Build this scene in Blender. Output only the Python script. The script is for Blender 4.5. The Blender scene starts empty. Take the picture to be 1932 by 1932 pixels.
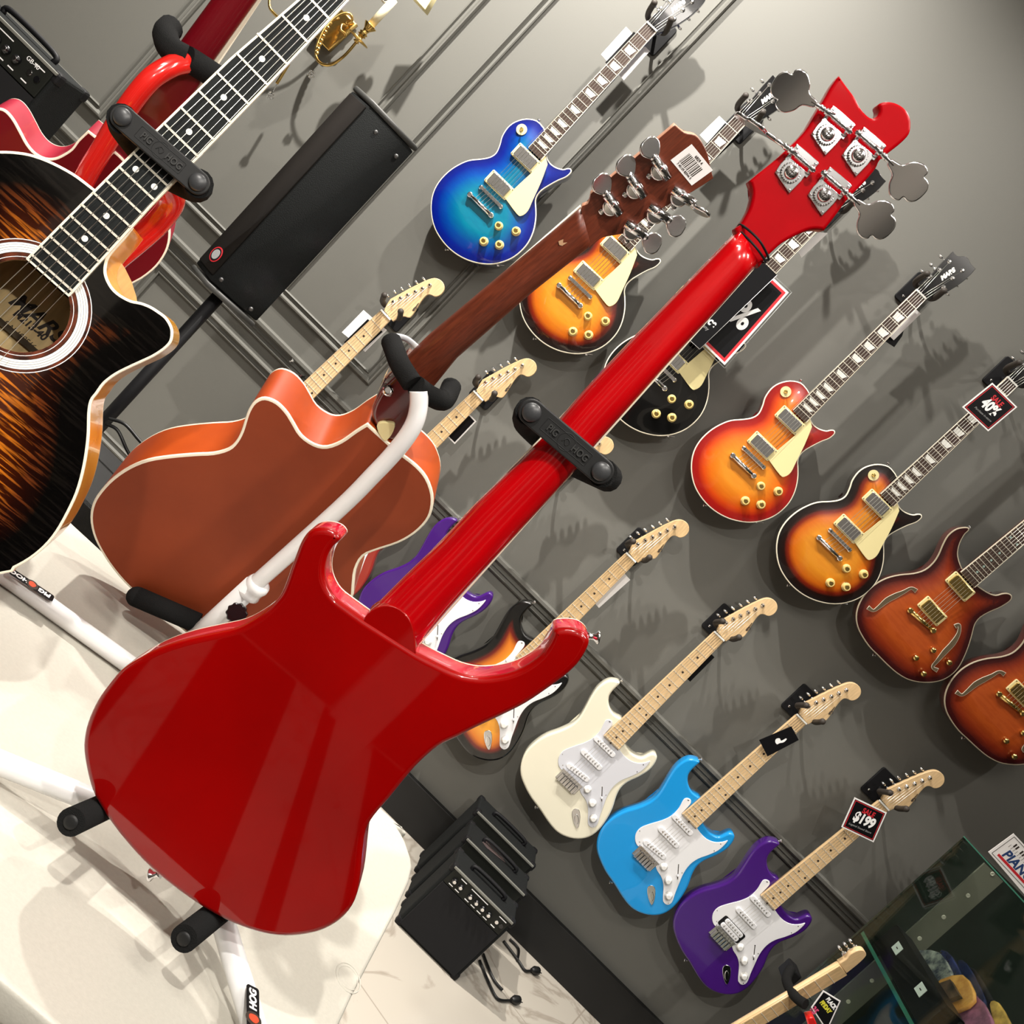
import bpy, bmesh, math, random
from mathutils import Vector, Matrix, Quaternion
from mathutils.geometry import delaunay_2d_cdt
random.seed(7)
S = bpy.context.scene
COL = S.collection
# ------------------------------------------------------------------ camera
CAM = Vector((0, -3.08, 1.29)); PITCH = math.radians(6.36); YAW = math.radians(-.2); ROLL = math.radians(44.77); F = 1920.0
fw = Vector((-math.sin(YAW)*math.cos(PITCH), math.cos(YAW)*math.cos(PITCH), -math.sin(PITCH)))
rt = Vector((math.cos(YAW), math.sin(YAW), 0)); upv = rt.cross(fw)
CX = rt*math.cos(ROLL)+upv*math.sin(ROLL); CY = -rt*math.sin(ROLL)+upv*math.cos(ROLL)
cd = bpy.data.cameras.new('camera'); cam = bpy.data.objects.new('camera', cd); COL.objects.link(cam)
cd.sensor_fit = 'HORIZONTAL'; cd.sensor_width = 36; cd.lens = 36*F/1932; cd.clip_start = .02; cd.clip_end = 50
cam.matrix_world = Matrix.Translation(CAM) @ Matrix((CX, CY, -fw)).transposed().to_4x4()
S.camera = cam
# ------------------------------------------------------------------ light
W = bpy.data.worlds.new('world'); S.world = W; W.use_nodes = True
W.node_tree.nodes['Background'].inputs[0].default_value = (.9, .87, .82, 1)
W.node_tree.nodes['Background'].inputs[1].default_value = .02
def spot(loc, tgt, power, ang=70, blend=.6, rad=.03, col=(1, .95, .88)):
    l = bpy.data.lights.new('spot_light', 'SPOT'); l.energy = power; l.spot_size = math.radians(ang); l.spot_blend = blend
    l.shadow_soft_size = rad; l.color = col
    o = bpy.data.objects.new('spot_light', l); COL.objects.link(o); o.location = loc
    o.rotation_euler = (Vector(tgt)-Vector(loc)).to_track_quat('-Z', 'Y').to_euler(); return o
def area(loc, tgt, power, sx, sy, col=(1, .94, .86)):
    l = bpy.data.lights.new('area_light', 'AREA'); l.energy = power; l.shape = 'RECTANGLE'; l.size = sx; l.size_y = sy; l.color = col
    o = bpy.data.objects.new('area_light', l); COL.objects.link(o); o.location = loc
    o.rotation_euler = (Vector(tgt)-Vector(loc)).to_track_quat('-Z', 'Y').to_euler(); return o
spot((-1.7, -1.0, 3.3), (-1.1, -.1, 1.2), 420, 125, 1)
spot((-.75, -.85, 3.3), (-.35, -.1, 1.6), 135, 115, 1)
spot((1.9, -.9, 3.3), (.8, -.1, 1.0), 32, 100, 1)
spot((.3, -.8, 3.3), (.5, -.1, 1.7), 20, 110, 1)
spot((.3, -1.0, 3.3), (-.1, -1.9, .6), 62, 75)
spot((-.9, -1.1, 3.3), (-.4, -1.9, .7), 45, 75)
spot((-.8, -3.5, 3.0), (-.25, -1.9, 1.0), 150, 60)
spot((.8, -3.6, 3.2), (.3, -1.7, 1.1), 90, 60)
spot((.15, -3.7, 2.25), (-.25, -2.1, 1.0), 38, 50, 1)  # extra low lamp added out of view to brighten the sound hole
area((-1.4, -3.3, 3.35), (-1.4, -3.3, 0), 20, 1.2, .3)  # both area lights are added soft fill, no fixture modelled
area((.9, -2.6, 3.35), (.9, -2.6, 0), 18, 1.2, .3)
S.view_settings.view_transform = 'Standard'; S.view_settings.look = 'None'; S.view_settings.gamma = 1
S.view_settings.exposure = .55; S.view_settings.use_curve_mapping = False
# ------------------------------------------------------------------ geometry of the view (pixel -> place)
def ray(u, v): return fw + CX*((u-966)/F) - CY*((v-966)/F)
def at(u, v, dep): return CAM + ray(u, v)*dep
def onx(u, v, x): d = ray(u, v); return CAM + d*((x-CAM.x)/d.x)
def ony(u, v, y): d = ray(u, v); return CAM + d*((y-CAM.y)/d.y)
def onz(u, v, z): d = ray(u, v); return CAM + d*((z-CAM.z)/d.z)
def cr(x0, y0, s, pts): return [(x0+p[0]/s, y0+p[1]/s) for p in pts]
class Pl:
    """an instrument's own plane: origin o, ax, ay in the plane, az towards the viewer"""
    def __init__(s, o, n, a, b):
        s.o = Vector(o); s.az = -Vector(n).normalized()
        s.ax = Vector((1, 0, 0)); s.ay = Vector((0, 0, 1))
        pa = s.w(*a); pb = s.w(*b); d = (pb-pa).normalized()
        s.ay = d; s.ax = s.ay.cross(s.az).normalized()
        s.m = Matrix.Translation(s.o) @ Matrix((s.ax, s.ay, s.az)).transposed().to_4x4()
    def w(s, u, v, z=0):
        d = ray(u, v); o = s.o+s.az*z
        return CAM + d*((o-CAM).dot(s.az)/d.dot(s.az))
    def p(s, u, v, z=0):
        q = s.w(u, v, z)-s.o; return (q.dot(s.ax), q.dot(s.ay))
    def p3(s, u, v, z=0): a = s.p(u, v, z); return Vector((a[0], a[1], z))
    def ps(s, pts, z=0): return [s.p(a[0], a[1], z) for a in pts]
# ------------------------------------------------------------------ materials
MATS = {}
def mat(name, col, rough=.5, metal=0, coat=0, noise=0, nscale=20, bump=0, bscale=100, trans=0, stretch=None, col2=None, spec=.5, ior=1.45):
    if name in MATS: return MATS[name]
    m = bpy.data.materials.new(name); m.use_nodes = True; nt = m.node_tree; b = nt.nodes['Principled BSDF']
    c = (*col, 1); b.inputs['Base Color'].default_value = c; b.inputs['Roughness'].default_value = rough
    b.inputs['Metallic'].default_value = metal; b.inputs['Coat Weight'].default_value = coat; b.inputs['Coat Roughness'].default_value = .03
    b.inputs['Transmission Weight'].default_value = trans; b.inputs['Specular IOR Level'].default_value = spec; b.inputs['IOR'].default_value = ior
    if noise or col2 or bump:
        tc = nt.nodes.new('ShaderNodeTexCoord'); mp = nt.nodes.new('ShaderNodeMapping'); nt.links.new(tc.outputs['Object'], mp.inputs[0])
        if stretch: mp.inputs['Scale'].default_value = stretch
    if noise or col2:
        n = nt.nodes.new('ShaderNodeTexNoise'); n.inputs['Scale'].default_value = nscale; n.inputs['Detail'].default_value = 5; nt.links.new(mp.outputs[0], n.inputs[0])
        r = nt.nodes.new('ShaderNodeValToRGB'); nt.links.new(n.outputs[0], r.inputs[0]); r.color_ramp.elements[0].position = .35; r.color_ramp.elements[1].position = .65
        k = col2 or tuple(x*(1-noise) for x in col); r.color_ramp.elements[0].color = (*k, 1); r.color_ramp.elements[1].color = c
        nt.links.new(r.outputs[0], b.inputs['Base Color'])
    if bump:
        n = nt.nodes.new('ShaderNodeTexNoise'); n.inputs['Scale'].default_value = bscale; nt.links.new(mp.outputs[0], n.inputs[0])
        bp = nt.nodes.new('ShaderNodeBump'); bp.inputs['Strength'].default_value = bump; bp.inputs['Distance'].default_value = .002
        nt.links.new(n.outputs[0], bp.inputs['Height']); nt.links.new(bp.outputs[0], b.inputs['Normal'])
    MATS[name] = m; return m
def burst(name, stops, maxd=.1, figure=0, fcol=None, fscale=60, stretch=(1, 6, 1), fpos=(.46, .54), rough=.25):
    """lacquer whose colour follows the distance from the body's edge"""
    m = bpy.data.materials.new(name); m.use_nodes = True; nt = m.node_tree; b = nt.nodes['Principled BSDF']
    a = nt.nodes.new('ShaderNodeAttribute'); a.attribute_name = 'edge'
    mu = nt.nodes.new('ShaderNodeMath'); mu.operation = 'DIVIDE'; mu.inputs[1].default_value = maxd; nt.links.new(a.outputs['Fac'], mu.inputs[0])
    r = nt.nodes.new('ShaderNodeValToRGB'); nt.links.new(mu.outputs[0], r.inputs[0]); e = r.color_ramp.elements
    while len(e) < len(stops): e.new(.5)
    for i, (p, c) in enumerate(stops): e[i].position = p/maxd; e[i].color = (*c, 1)
    out = r.outputs[0]
    if figure:
        tc = nt.nodes.new('ShaderNodeTexCoord'); mp = nt.nodes.new('ShaderNodeMapping'); mp.inputs['Scale'].default_value = stretch
        nt.links.new(tc.outputs['Object'], mp.inputs[0]); n = nt.nodes.new('ShaderNodeTexNoise'); n.inputs['Scale'].default_value = fscale
        n.inputs['Detail'].default_value = 4; n.inputs['Distortion'].default_value = .4; nt.links.new(mp.outputs[0], n.inputs[0])
        r2 = nt.nodes.new('ShaderNodeValToRGB'); nt.links.new(n.outputs[0], r2.inputs[0]); r2.color_ramp.elements[0].position = fpos[0]; r2.color_ramp.elements[1].position = fpos[1]
        r2.color_ramp.elements[0].color = (*fcol, 1); r2.color_ramp.elements[1].color = (1, 1, 1, 1)
        mx = nt.nodes.new('ShaderNodeMix'); mx.data_type = 'RGBA'; mx.blend_type = 'MULTIPLY'; mx.inputs[0].default_value = figure
        nt.links.new(out, mx.inputs[6]); nt.links.new(r2.outputs[0], mx.inputs[7]); out = mx.outputs[2]
    nt.links.new(out, b.inputs['Base Color']); b.inputs['Roughness'].default_value = rough; b.inputs['Coat Weight'].default_value = 1; b.inputs['Coat Roughness'].default_value = .03
    return m
CHROME = mat('chrome', (.88, .88, .9), .12, 1); GOLD = mat('gold', (.85, .62, .22), .15, 1); BRASS = mat('brass', (.75, .5, .16), .22, 1)
CREAM = mat('cream_plastic', (.80, .70, .36), .3, coat=.3); BIND = mat('binding', (.9, .83, .66), .3, coat=.5)
WHITE = mat('white_plastic', (.82, .82, .84), .25, coat=.3); BLACKG = mat('black_gloss', (.006, .006, .007), .15, coat=.6)
BLACKM = mat('black_matte', (.007, .007, .008), .55, spec=.25); FOAM = mat('black_foam', (.012, .012, .012), .95, bump=.5, bscale=900, spec=.1)
RUBBER = mat('black_rubber', (.013, .013, .013), .5, spec=.35); ROSE = mat('rosewood', (.07, .04, .028), .5, noise=.5, nscale=120, stretch=(8, 1, 1))
EBONY = mat('ebony', (.010, .012, .012), .6, spec=.2, noise=.5, nscale=90, stretch=(6, 1, 1)); MAPLE = mat('maple', (.78, .55, .3), .35, noise=.15, nscale=30, stretch=(6, 1, 1), coat=.3)
FRET = mat('fret_wire', (.85, .80, .68), .3, .35); PEARL = mat('pearl', (.85, .85, .8), .25); STR = mat('steel_string', (.8, .78, .72), .3, 1)
PAPERW = mat('white_paper', (.85, .83, .82), .6); PAPERB = mat('black_paper', (.005, .005, .006), .4, spec=.2); REDP = mat('red_print', (.55, .02, .03), .5)
WHITEP = mat('white_print', (.9, .9, .9), .5); DOT = mat('dark_dot', (.03, .02, .015), .5); TOLEX = mat('black_tolex', (.009, .010, .010), .85, bump=.6, bscale=500, spec=.2)
WTUBE = mat('white_enamel', (.8, .8, .8), .25, coat=.4); MAHOG = mat('mahogany', (.14, .03, .012), .4, noise=.45, nscale=40, stretch=(10, 1, 1), coat=.2)
GREYP = mat('grey_print', (.3, .3, .3), .6)
# ------------------------------------------------------------------ mesh helpers
def finish(bm, name, mats, parent=None, loc=None):
    me = bpy.data.meshes.new(name); bm.to_mesh(me); bm.free()
    for m in (mats if isinstance(mats, (list, tuple)) else [mats]): me.materials.append(m)
    return link(name, me, parent, loc)
def link(name, me, parent=None, loc=None):
    o = bpy.data.objects.new(name, me); COL.objects.link(o)
    if parent: o.parent = parent
    if loc is not None: o.location = loc
    return o
def tag(o, label=None, cat=None, group=None, kind=None):
    if label: o['label'] = label
    if cat: o['category'] = cat
    if group: o['group'] = group
    if kind: o['kind'] = kind
    return o
def root(name, m, label, cat, group=None):
    o = bpy.data.objects.new(name, None); COL.objects.link(o); o.empty_display_size = .05
    o.matrix_world = m if isinstance(m, Matrix) else Matrix.Translation(m)
    return tag(o, label, cat, group)
def smooth(pts, n=4, closed=True):
    L = len(pts); out = []
    rng = range(L) if closed else range(L-1)
    for i in rng:
        g = lambda k: pts[k % L] if closed else pts[max(0, min(L-1, k))]
        p0, p1, p2, p3 = g(i-1), g(i), g(i+1), g(i+2)
        if p1 == p2: continue
        for k in range(n):
            t = k/n
            out.append(tuple(.5*((2*p1[c])+(-p0[c]+p2[c])*t+(2*p0[c]-5*p1[c]+4*p2[c]-p3[c])*t*t+(-p0[c]+3*p1[c]-3*p2[c]+p3[c])*t**3) for c in range(len(p1))))
    if not closed: out.append(tuple(pts[-1]))
    return out
def sarea(p): return sum(p[i-1][0]*p[i][1]-p[i][0]*p[i-1][1] for i in range(len(p)))/2
def ccw(p): return p if sarea(p) > 0 else p[::-1]
def inset(p, d):
    L = len(p); out = []
    for i in range(L):
        a, b, c = Vector(p[i-1]), Vector(p[i]), Vector(p[(i+1) % L])
        n1 = Vector((-(b-a).y, (b-a).x)); n2 = Vector((-(c-b).y, (c-b).x))
        n1 = n1.normalized() if n1.length > 1e-9 else n2; n2 = n2.normalized() if n2.length > 1e-9 else n1
        n = n1+n2; n = n.normalized() if n.length > 1e-6 else n1
        k = 1/max(.5, n.dot(n1)); q = b+n*d*k; out.append((q.x, q.y))
    return out
def segd(p, a, b):
    vx, vy = b[0]-a[0], b[1]-a[1]; L = vx*vx+vy*vy
    t = 0 if L < 1e-14 else max(0, min(1, ((p[0]-a[0])*vx+(p[1]-a[1])*vy)/L))
    return math.hypot(p[0]-a[0]-t*vx, p[1]-a[1]-t*vy)
def edist(p, poly): return min(segd(p, poly[i-1], poly[i]) for i in range(len(poly)))
def inside(p, poly):
    c = False; x, y = p
    for i in range(len(poly)):
        a, b = poly[i-1], poly[i]
        if (a[1] > y) != (b[1] > y) and x < (b[0]-a[0])*(y-a[1])/(b[1]-a[1])+a[0]: c = not c
    return c
def slab(out, z0, z1, rf=.003, rb=.003, arch=0, grid=0, bf=0, bb=0, holes=(), steps=3, m=None, bm=None, archd=.08, nosm=False, bw=.0012):
    """solid of an outline: material 0 front, 1 side, 2 back, 3 binding"""
    p = ccw([tuple(q) for q in out]); own = bm is None
    if own: bm = bmesh.new()
    lay = bm.verts.layers.float.get('edge') or bm.verts.layers.float.new('edge')
    rings = []
    for k in range(steps+1):
        a = math.pi/2*k/steps; rings.append((rb*(1-math.sin(a)), z0+rb*(1-math.cos(a)), 3 if bb and 0 else 1))
    if bb: rings[-1] = (0, z0+rb, 1); rings.append((0, z0+rb+bb, 3))
    if bf: rings.append((0, z1-rf-bf, 1))
    for k in range(steps+1):
        a = math.pi/2*k/steps; rings.append((rf*(1-math.cos(a)), z1-rf*(1-math.sin(a)), 3 if bf else (1 if k == 0 else 0)))
    if bf: rings.append((rf+bw, z1, 3))
    rv = []; pins = {}
    for ins, z, mi in rings:
        q = inset(p, ins) if ins > 1e-7 else p
        vs = [bm.verts.new((a[0], a[1], z)) for a in q]
        for v in vs: v[lay] = ins
        rv.append((vs, q))
    L = len(p)
    mp = (lambda i: i) if m is None else (lambda i: m[i])
    for k in range(1, len(rv)):
        for i in range(L):
            f = bm.faces.new((rv[k-1][0][i-1], rv[k-1][0][i], rv[k][0][i], rv[k][0][i-1])); f.material_index = mp(rings[k][2]); f.smooth = not nosm
    if L > 40:
        q0 = rv[0][1]; vo, eo, fo, *_ = delaunay_2d_cdt([Vector(a) for a in q0], [(i, (i+1) % L) for i in range(L)], [], 0, 1e-7)
        key = {(round(a[0], 6), round(a[1], 6)): rv[0][0][i] for i, a in enumerate(q0)}
        vs = [key.get((round(v.x, 6), round(v.y, 6))) or bm.verts.new((v.x, v.y, z0)) for v in vo]
        for fa in fo:
            if not inside(sum((vo[i] for i in fa), Vector((0, 0)))/len(fa), p): continue
            try: f = bm.faces.new([vs[i] for i in fa])
            except ValueError: continue
            f.normal_update()
            if f.normal.z > 0: f.normal_flip()
            f.material_index = mp(2)
    else:
        f = bm.faces.new(rv[0][0][::-1]); f.material_index = mp(2)
    last, q = rv[-1]
    if grid or holes or L > 40:
        pts = [Vector(a) for a in q]; ed = [(i, (i+1) % L) for i in range(L)]
        for h in holes:
            h = ccw(h); s = len(pts); pts += [Vector(a) for a in h]; ed += [(s+i, s+(i+1) % len(h)) for i in range(len(h))]
        if grid:
            xs = [a[0] for a in q]; ys = [a[1] for a in q]; x = min(xs)
            while x < max(xs):
                y = min(ys)
                while y < max(ys):
                    if inside((x, y), q) and edist((x, y), q) > grid*.45: pts.append(Vector((x, y)))
                    y += grid
                x += grid
        vo, eo, fo, *_ = delaunay_2d_cdt(pts, ed, [], 0, 1e-7)
        vs = []
        key = {(round(a[0], 6), round(a[1], 6)): last[i] for i, a in enumerate(q)}
        for v in vo:
            kv = key.get((round(v.x, 6), round(v.y, 6)))
            if kv is None:
                d = edist((v.x, v.y), p); t = min(1, d/archd); kv = bm.verts.new((v.x, v.y, z1+arch*t*t*(3-2*t))); kv[lay] = d
            vs.append(kv)
        for fa in fo:
            c = sum((vo[i] for i in fa), Vector((0, 0)))/len(fa)
            if not inside(c, q) or any(inside(c, h) for h in holes): continue
            try: f = bm.faces.new([vs[i] for i in fa])
            except ValueError: continue
            if f.normal.z < 0: f.normal_flip()
            f.normal_update()
            if f.normal.z < 0: f.normal_flip()
            f.material_index = mp(0); f.smooth = arch > 0
    else:
        f = bm.faces.new(last); f.material_index = mp(0)
    if own: return bm
def box(bm, c, s, R=None, mi=0, bev=0):
    r = bmesh.ops.create_cube(bm, size=1); vs = r['verts']
    M = Matrix.Translation(Vector(c)) @ (R.to_4x4() if R else Matrix()) @ Matrix.Diagonal((*s, 1))
    bmesh.ops.transform(bm, matrix=M, verts=vs); fs = {f for v in vs for f in v.link_faces}
    for f in fs: f.material_index = mi
    if bev:
        es = {e for v in vs for e in v.link_edges}
        bmesh.ops.bevel(bm, geom=list(es), offset=bev, segments=2, affect='EDGES', profile=.5)
def cyl(bm, a, b, r1, r2=None, n=16, mi=0, cap=True):
    a, b = Vector(a), Vector(b); r2 = r1 if r2 is None else r2; d = (b-a)
    q = d.to_track_quat('Z', 'Y').to_matrix(); A = []; B = []
    for i in range(n):
        t = 2*math.pi*i/n; e = q @ Vector((math.cos(t), math.sin(t), 0)); A.append(bm.verts.new(a+e*r1)); B.append(bm.verts.new(b+e*r2))
    for i in range(n):
        f = bm.faces.new((A[i-1], A[i], B[i], B[i-1])); f.smooth = True; f.material_index = mi
    if cap:
        f = bm.faces.new(A[::-1]); f.material_index = mi; f = bm.faces.new(B); f.material_index = mi
def lathe(bm, base, axis, prof, n=20, mi=0):
    q = Vector(axis).to_track_quat('Z', 'Y').to_matrix(); base = Vector(base); R = []
    for r, z in prof: R.append([bm.verts.new(base+q @ Vector((r*math.cos(2*math.pi*i/n), r*math.sin(2*math.pi*i/n), z))) for i in range(n)])
    for k in range(1, len(R)):
        for i in range(n):
            f = bm.faces.new((R[k-1][i-1], R[k-1][i], R[k][i], R[k][i-1])); f.smooth = True; f.material_index = mi
    f = bm.faces.new(R[0][::-1]); f.material_index = mi; f = bm.faces.new(R[-1]); f.material_index = mi
def tube(bm, pts, r, n=12, mi=0, sm=6, closed=False, taper=None):
    P = [Vector(p) for p in (smooth([tuple(p) for p in pts], sm, closed) if sm > 1 else pts)]
    T = []; L = len(P)
    for i in range(L):
        a = P[i-1] if (i > 0 or closed) else P[0]; b = P[(i+1) % L] if (i < L-1 or closed) else P[-1]; T.append((b-a).normalized())
    N = T[0].orthogonal().normalized(); R = []
    for i in range(L):
        N = (N-T[i]*N.dot(T[i])).normalized(); B = T[i].cross(N); rr = r if taper is None else r*taper(i/(L-1))
        R.append([bm.verts.new(P[i]+(N*math.cos(2*math.pi*k/n)+B*math.sin(2*math.pi*k/n))*rr) for k in range(n)])
    for i in range(1, L):
        for k in range(n):
            f = bm.faces.new((R[i-1][k-1], R[i-1][k], R[i][k], R[i][k-1])); f.smooth = True; f.material_index = mi
    if closed:
        for k in range(n):
            f = bm.faces.new((R[-1][k-1], R[-1][k], R[0][k], R[0][k-1])); f.smooth = True; f.material_index = mi
    else:
        f = bm.faces.new(R[0][::-1]); f.material_index = mi; f = bm.faces.new(R[-1]); f.material_index = mi
def ball(bm, c, r, mi=0, sc=(1, 1, 1), n=12):
    o = bmesh.ops.create_uvsphere(bm, u_segments=n, v_segments=max(6, n//2), radius=r)
    bmesh.ops.transform(bm, matrix=Matrix.Translation(Vector(c)) @ Matrix.Diagonal((*sc, 1)), verts=o['verts'])
    for v in o['verts']:
        for f in v.link_faces: f.smooth = True; f.material_index = mi
def rrect(cx, cy, w, h, r, n=4):
    o = []
    for sx, sy, a0 in ((1, 1, 0), (-1, 1, 90), (-1, -1, 180), (1, -1, 270)):
        for k in range(n+1):
            a = math.radians(a0+90*k/n); o.append((cx+sx*(w/2-r)+r*math.cos(a), cy+sy*(h/2-r)+r*math.sin(a)))
    return o
def circ(cx, cy, r, n=32, ry=None): return [(cx+r*math.cos(2*math.pi*i/n), cy+(ry or r)*math.sin(2*math.pi*i/n)) for i in range(n)]
def bar2(a, b, w):
    a, b = Vector(a), Vector(b); d = (b-a).normalized(); n = Vector((-d.y, d.x))*w/2
    return [tuple(a+n), tuple(a-n), tuple(b-n), tuple(b+n)]
def flat(bm, poly, z, t=.0004, mi=0): slab(poly, z, z+t, 1e-5, 1e-5, m=[mi]*4, bm=bm, steps=1, nosm=True)
def text(name, s, size, m, parent, loc, ang=0, shear=0, bold=0, depth=.0004, sx=1, basis=None):
    c = bpy.data.curves.new(name, 'FONT'); c.body = s; c.size = size; c.align_x = 'CENTER'; c.align_y = 'CENTER'; c.extrude = depth; c.shear = shear; c.offset = bold
    t = bpy.data.objects.new(name, c); COL.objects.link(t); bpy.context.view_layer.update()
    me = bpy.data.meshes.new_from_object(t); bpy.data.objects.remove(t); me.materials.clear(); me.materials.append(m)
    M = (basis or Matrix()) @ Matrix.Translation(Vector(loc)) @ Matrix.Rotation(ang, 4, 'Z') @ Matrix.Diagonal((sx, 1, 1, 1)); me.transform(M)
    me.name = name
    return link(name, me, parent)
# ------------------------------------------------------------------ the room
def structure(name, bm, mats): return tag(finish(bm, name, mats), kind='structure')
WALL = mat('wall_paint', (.130, .128, .114), .6, bump=.05, bscale=300)
bm = bmesh.new(); box(bm, (0, .05, 1.7), (9, .1, 3.4)); structure('wall_back', bm, WALL)
bm = bmesh.new(); box(bm, (0, -4.35, .75), (9, .1, 1.5)); box(bm, (0, -4.35, 2.45), (9, .1, 1.9), mi=1); structure('wall_front', bm, [mat('wall_reflect_dark', (.05, .048, .045), .7), mat('wall_reflect_pale', (.38, .37, .35), .7)])  # unseen wall, dark below and pale above to shape bass and chrome reflections
for k_, x_ in enumerate((-1.9, -.95, -.25, .55, 1.5)): bm = bmesh.new(); box(bm, (x_, -4.27, 1.7), (.16 if k_ % 2 else .28, .06, 3.4)); structure('trim_%d' % (20+k_), bm, mat('column_reflect_pale', (.6, .57, .52), .6))  # pale columns added out of view to streak the bass's reflections
bm = bmesh.new(); box(bm, (-4.45, -3, 1.7), (.1, 6, 3.4)); structure('wall_left', bm, WALL)
bm = bmesh.new(); box(bm, (4.45, -3, 1.7), (.1, 6, 3.4)); structure('wall_right', bm, WALL)
bm = bmesh.new(); box(bm, (0, -3, 3.45), (9, 6.2, .1)); structure('ceiling', bm, mat('ceiling_paint', (.7, .68, .64), .8))
# marble tile floor
fm = bpy.data.materials.new('marble_tile'); fm.use_nodes = True; nt = fm.node_tree; b = nt.nodes['Principled BSDF']
tc = nt.nodes.new('ShaderNodeTexCoord'); mp = nt.nodes.new('ShaderNodeMapping'); nt.links.new(tc.outputs['Object'], mp.inputs[0])
n1 = nt.nodes.new('ShaderNodeTexNoise'); n1.inputs['Scale'].default_value = 2.2; n1.inputs['Detail'].default_value = 8; n1.inputs['Distortion'].default_value = 1.6; nt.links.new(mp.outputs[0], n1.inputs[0])
r1 = nt.nodes.new('ShaderNodeValToRGB'); nt.links.new(n1.outputs[0], r1.inputs[0]); e = r1.color_ramp.elements
e[0].position = .47; e[0].color = (.47, .43, .37, 1); e[1].position = .53; e[1].color = (.47, .43, .37, 1); k = e.new(.5); k.color = (.33, .29, .24, 1)
br = nt.nodes.new('ShaderNodeTexBrick'); br.inputs['Scale'].default_value = 1; br.inputs['Mortar Size'].default_value = .0025; br.inputs['Brick Width'].default_value = .6; br.inputs['Row Height'].default_value = .6; br.offset = 0
nt.links.new(mp.outputs[0], br.inputs[0]); nt.links.new(r1.outputs[0], br.inputs['Color1']); nt.links.new(r1.outputs[0], br.inputs['Color2']); br.inputs['Mortar'].default_value = (.33, .29, .24, 1)
mp.inputs['Rotation'].default_value = (0, 0, .35)
nt.links.new(br.outputs[0], b.inputs['Base Color']); b.inputs['Roughness'].default_value = .25
bm = bmesh.new(); box(bm, (0, -3, -.05), (9, 6.2, .1)); structure('floor', bm, fm)
bm = bmesh.new(); box(bm, (0, -.012, .0688), (8.8, .024, .1376), bev=.002); structure('baseboard_back', bm, mat('black_baseboard', (.006, .006, .006), .5))
def molding(bm, a, b, w, d=.016, prof=None):
    """picture-frame moulding between two wall points a, b = (x, z); profile across its width"""
    a, b = Vector(a), Vector(b); t = (b-a).normalized(); n = Vector((-t.y, t.x))
    pr = prof or [(0, 0), (0, .6), (.12, .75), (.2, .35), (.45, .3), (.6, .55), (.75, 1), (.9, .95), (1, .5), (1, 0)]
    R = []
    for P, s in ((a, 1), (b, -1)):
        R.append([bm.verts.new(((P+n*w*(u-1)+t*s*w*(1-u)*MIT).x, -d*h, (P+n*w*(u-1)+t*s*w*(1-u)*MIT).y)) for u, h in pr])
    for i in range(1, len(pr)): bm.faces.new((R[0][i-1], R[0][i], R[1][i], R[1][i-1]))
    bm.faces.new(R[0]); bm.faces.new(R[1][::-1])
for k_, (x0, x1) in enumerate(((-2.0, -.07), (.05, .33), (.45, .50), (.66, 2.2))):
    bm = bmesh.new(); box(bm, ((x0+x1)/2, -3.72, .004), (x1-x0, 1.1, .008)); structure('trim_%d' % (30+k_), bm, BLACKM)  # unseen dark floor strips, added so the bass back reflects dark bands
MIT = 0
bm = bmesh.new(); molding(bm, (-4.4, .826), (4.4, .826), .052, .026, [(0, 0), (0, .35), (.1, .55), (.2, .3), (.3, .3), (.36, .55), (.44, .3), (.6, .35), (.75, 1), (.93, 1), (1, .7), (1, 0)]); structure('trim_1', bm, WALL)
MIT = 1
def frame(x0, x1, z0, z1, i):
    bm = bmesh.new(); c = [(x0, z0), (x0, z1), (x1, z1), (x1, z0)]
    for k in range(4): molding(bm, c[k], c[(k+1) % 4], .03, .018)
    structure('trim_%d' % i, bm, WALL)
k = 2
for x0, x1 in ((-3.0, -2.40), (-2.30, -1.717), (-1.63, -1.097), (-.98, -.57)): frame(x0, x1, .915, 2.9, k); k += 1
for x0, x1 in ((-2.4, -1.42), (-1.30, -.40)): frame(x0, x1, .2, .735, k); k += 1
# ------------------------------------------------------------------ guitar hardware shared by the wall guitars
CACHE = {}
def shared(key, name, mk, mats, parent, loc=None):
    if key not in CACHE:
        o = finish(mk(), name, mats, parent, loc); CACHE[key] = o.data; return o
    return link(name, CACHE[key], parent, loc)
def frets_y(L, n): return -L*(1-2**(-n/12))
def hum_mk(w=.084, h=.042, metal=True):
    bm = bmesh.new(); slab(rrect(0, 0, w, h, .004), 0, .006, .002, .0005, bm=bm, m=[0]*4); slab(rrect(0, 0, w-.016, h-.008, .004), .006, .0105, .002, .0005, bm=bm, m=[1]*4)
    for i in range(6): cyl(bm, ((i-2.5)*.0102, .008, .0105), ((i-2.5)*.0102, .008, .0113), .0024, mi=1, n=10)
    for sx in (-1, 1):
        for sy in (-1, 1): cyl(bm, (sx*(w/2-.004), sy*(h/2-.005), .006), (sx*(w/2-.004), sy*(h/2-.005), .0068), .0016, mi=1, n=8)
    return bm
def single_mk():
    bm = bmesh.new(); slab(rrect(0, 0, .083, .017, .008), 0, .006, .002, .0005, bm=bm, m=[0]*4)
    for i in range(6): cyl(bm, ((i-2.5)*.0102, 0, .006), ((i-2.5)*.0102, 0, .0068), .0024, mi=1, n=8)
    return bm
def hb_mk():
    bm = bmesh.new(); slab(rrect(0, 0, .088, .036, .006), 0, .002, .0005, .0005, bm=bm, m=[2]*4)
    for s in (-1, 1):
        slab(rrect(0, s*.0085, .07, .016, .006), .002, .008, .002, .0005, bm=bm, m=[0]*4)
        for i in range(6): cyl(bm, ((i-2.5)*.0102, s*.0085, .008), ((i-2.5)*.0102, s*.0085, .0088), .0022, mi=1, n=8)
    return bm
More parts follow.
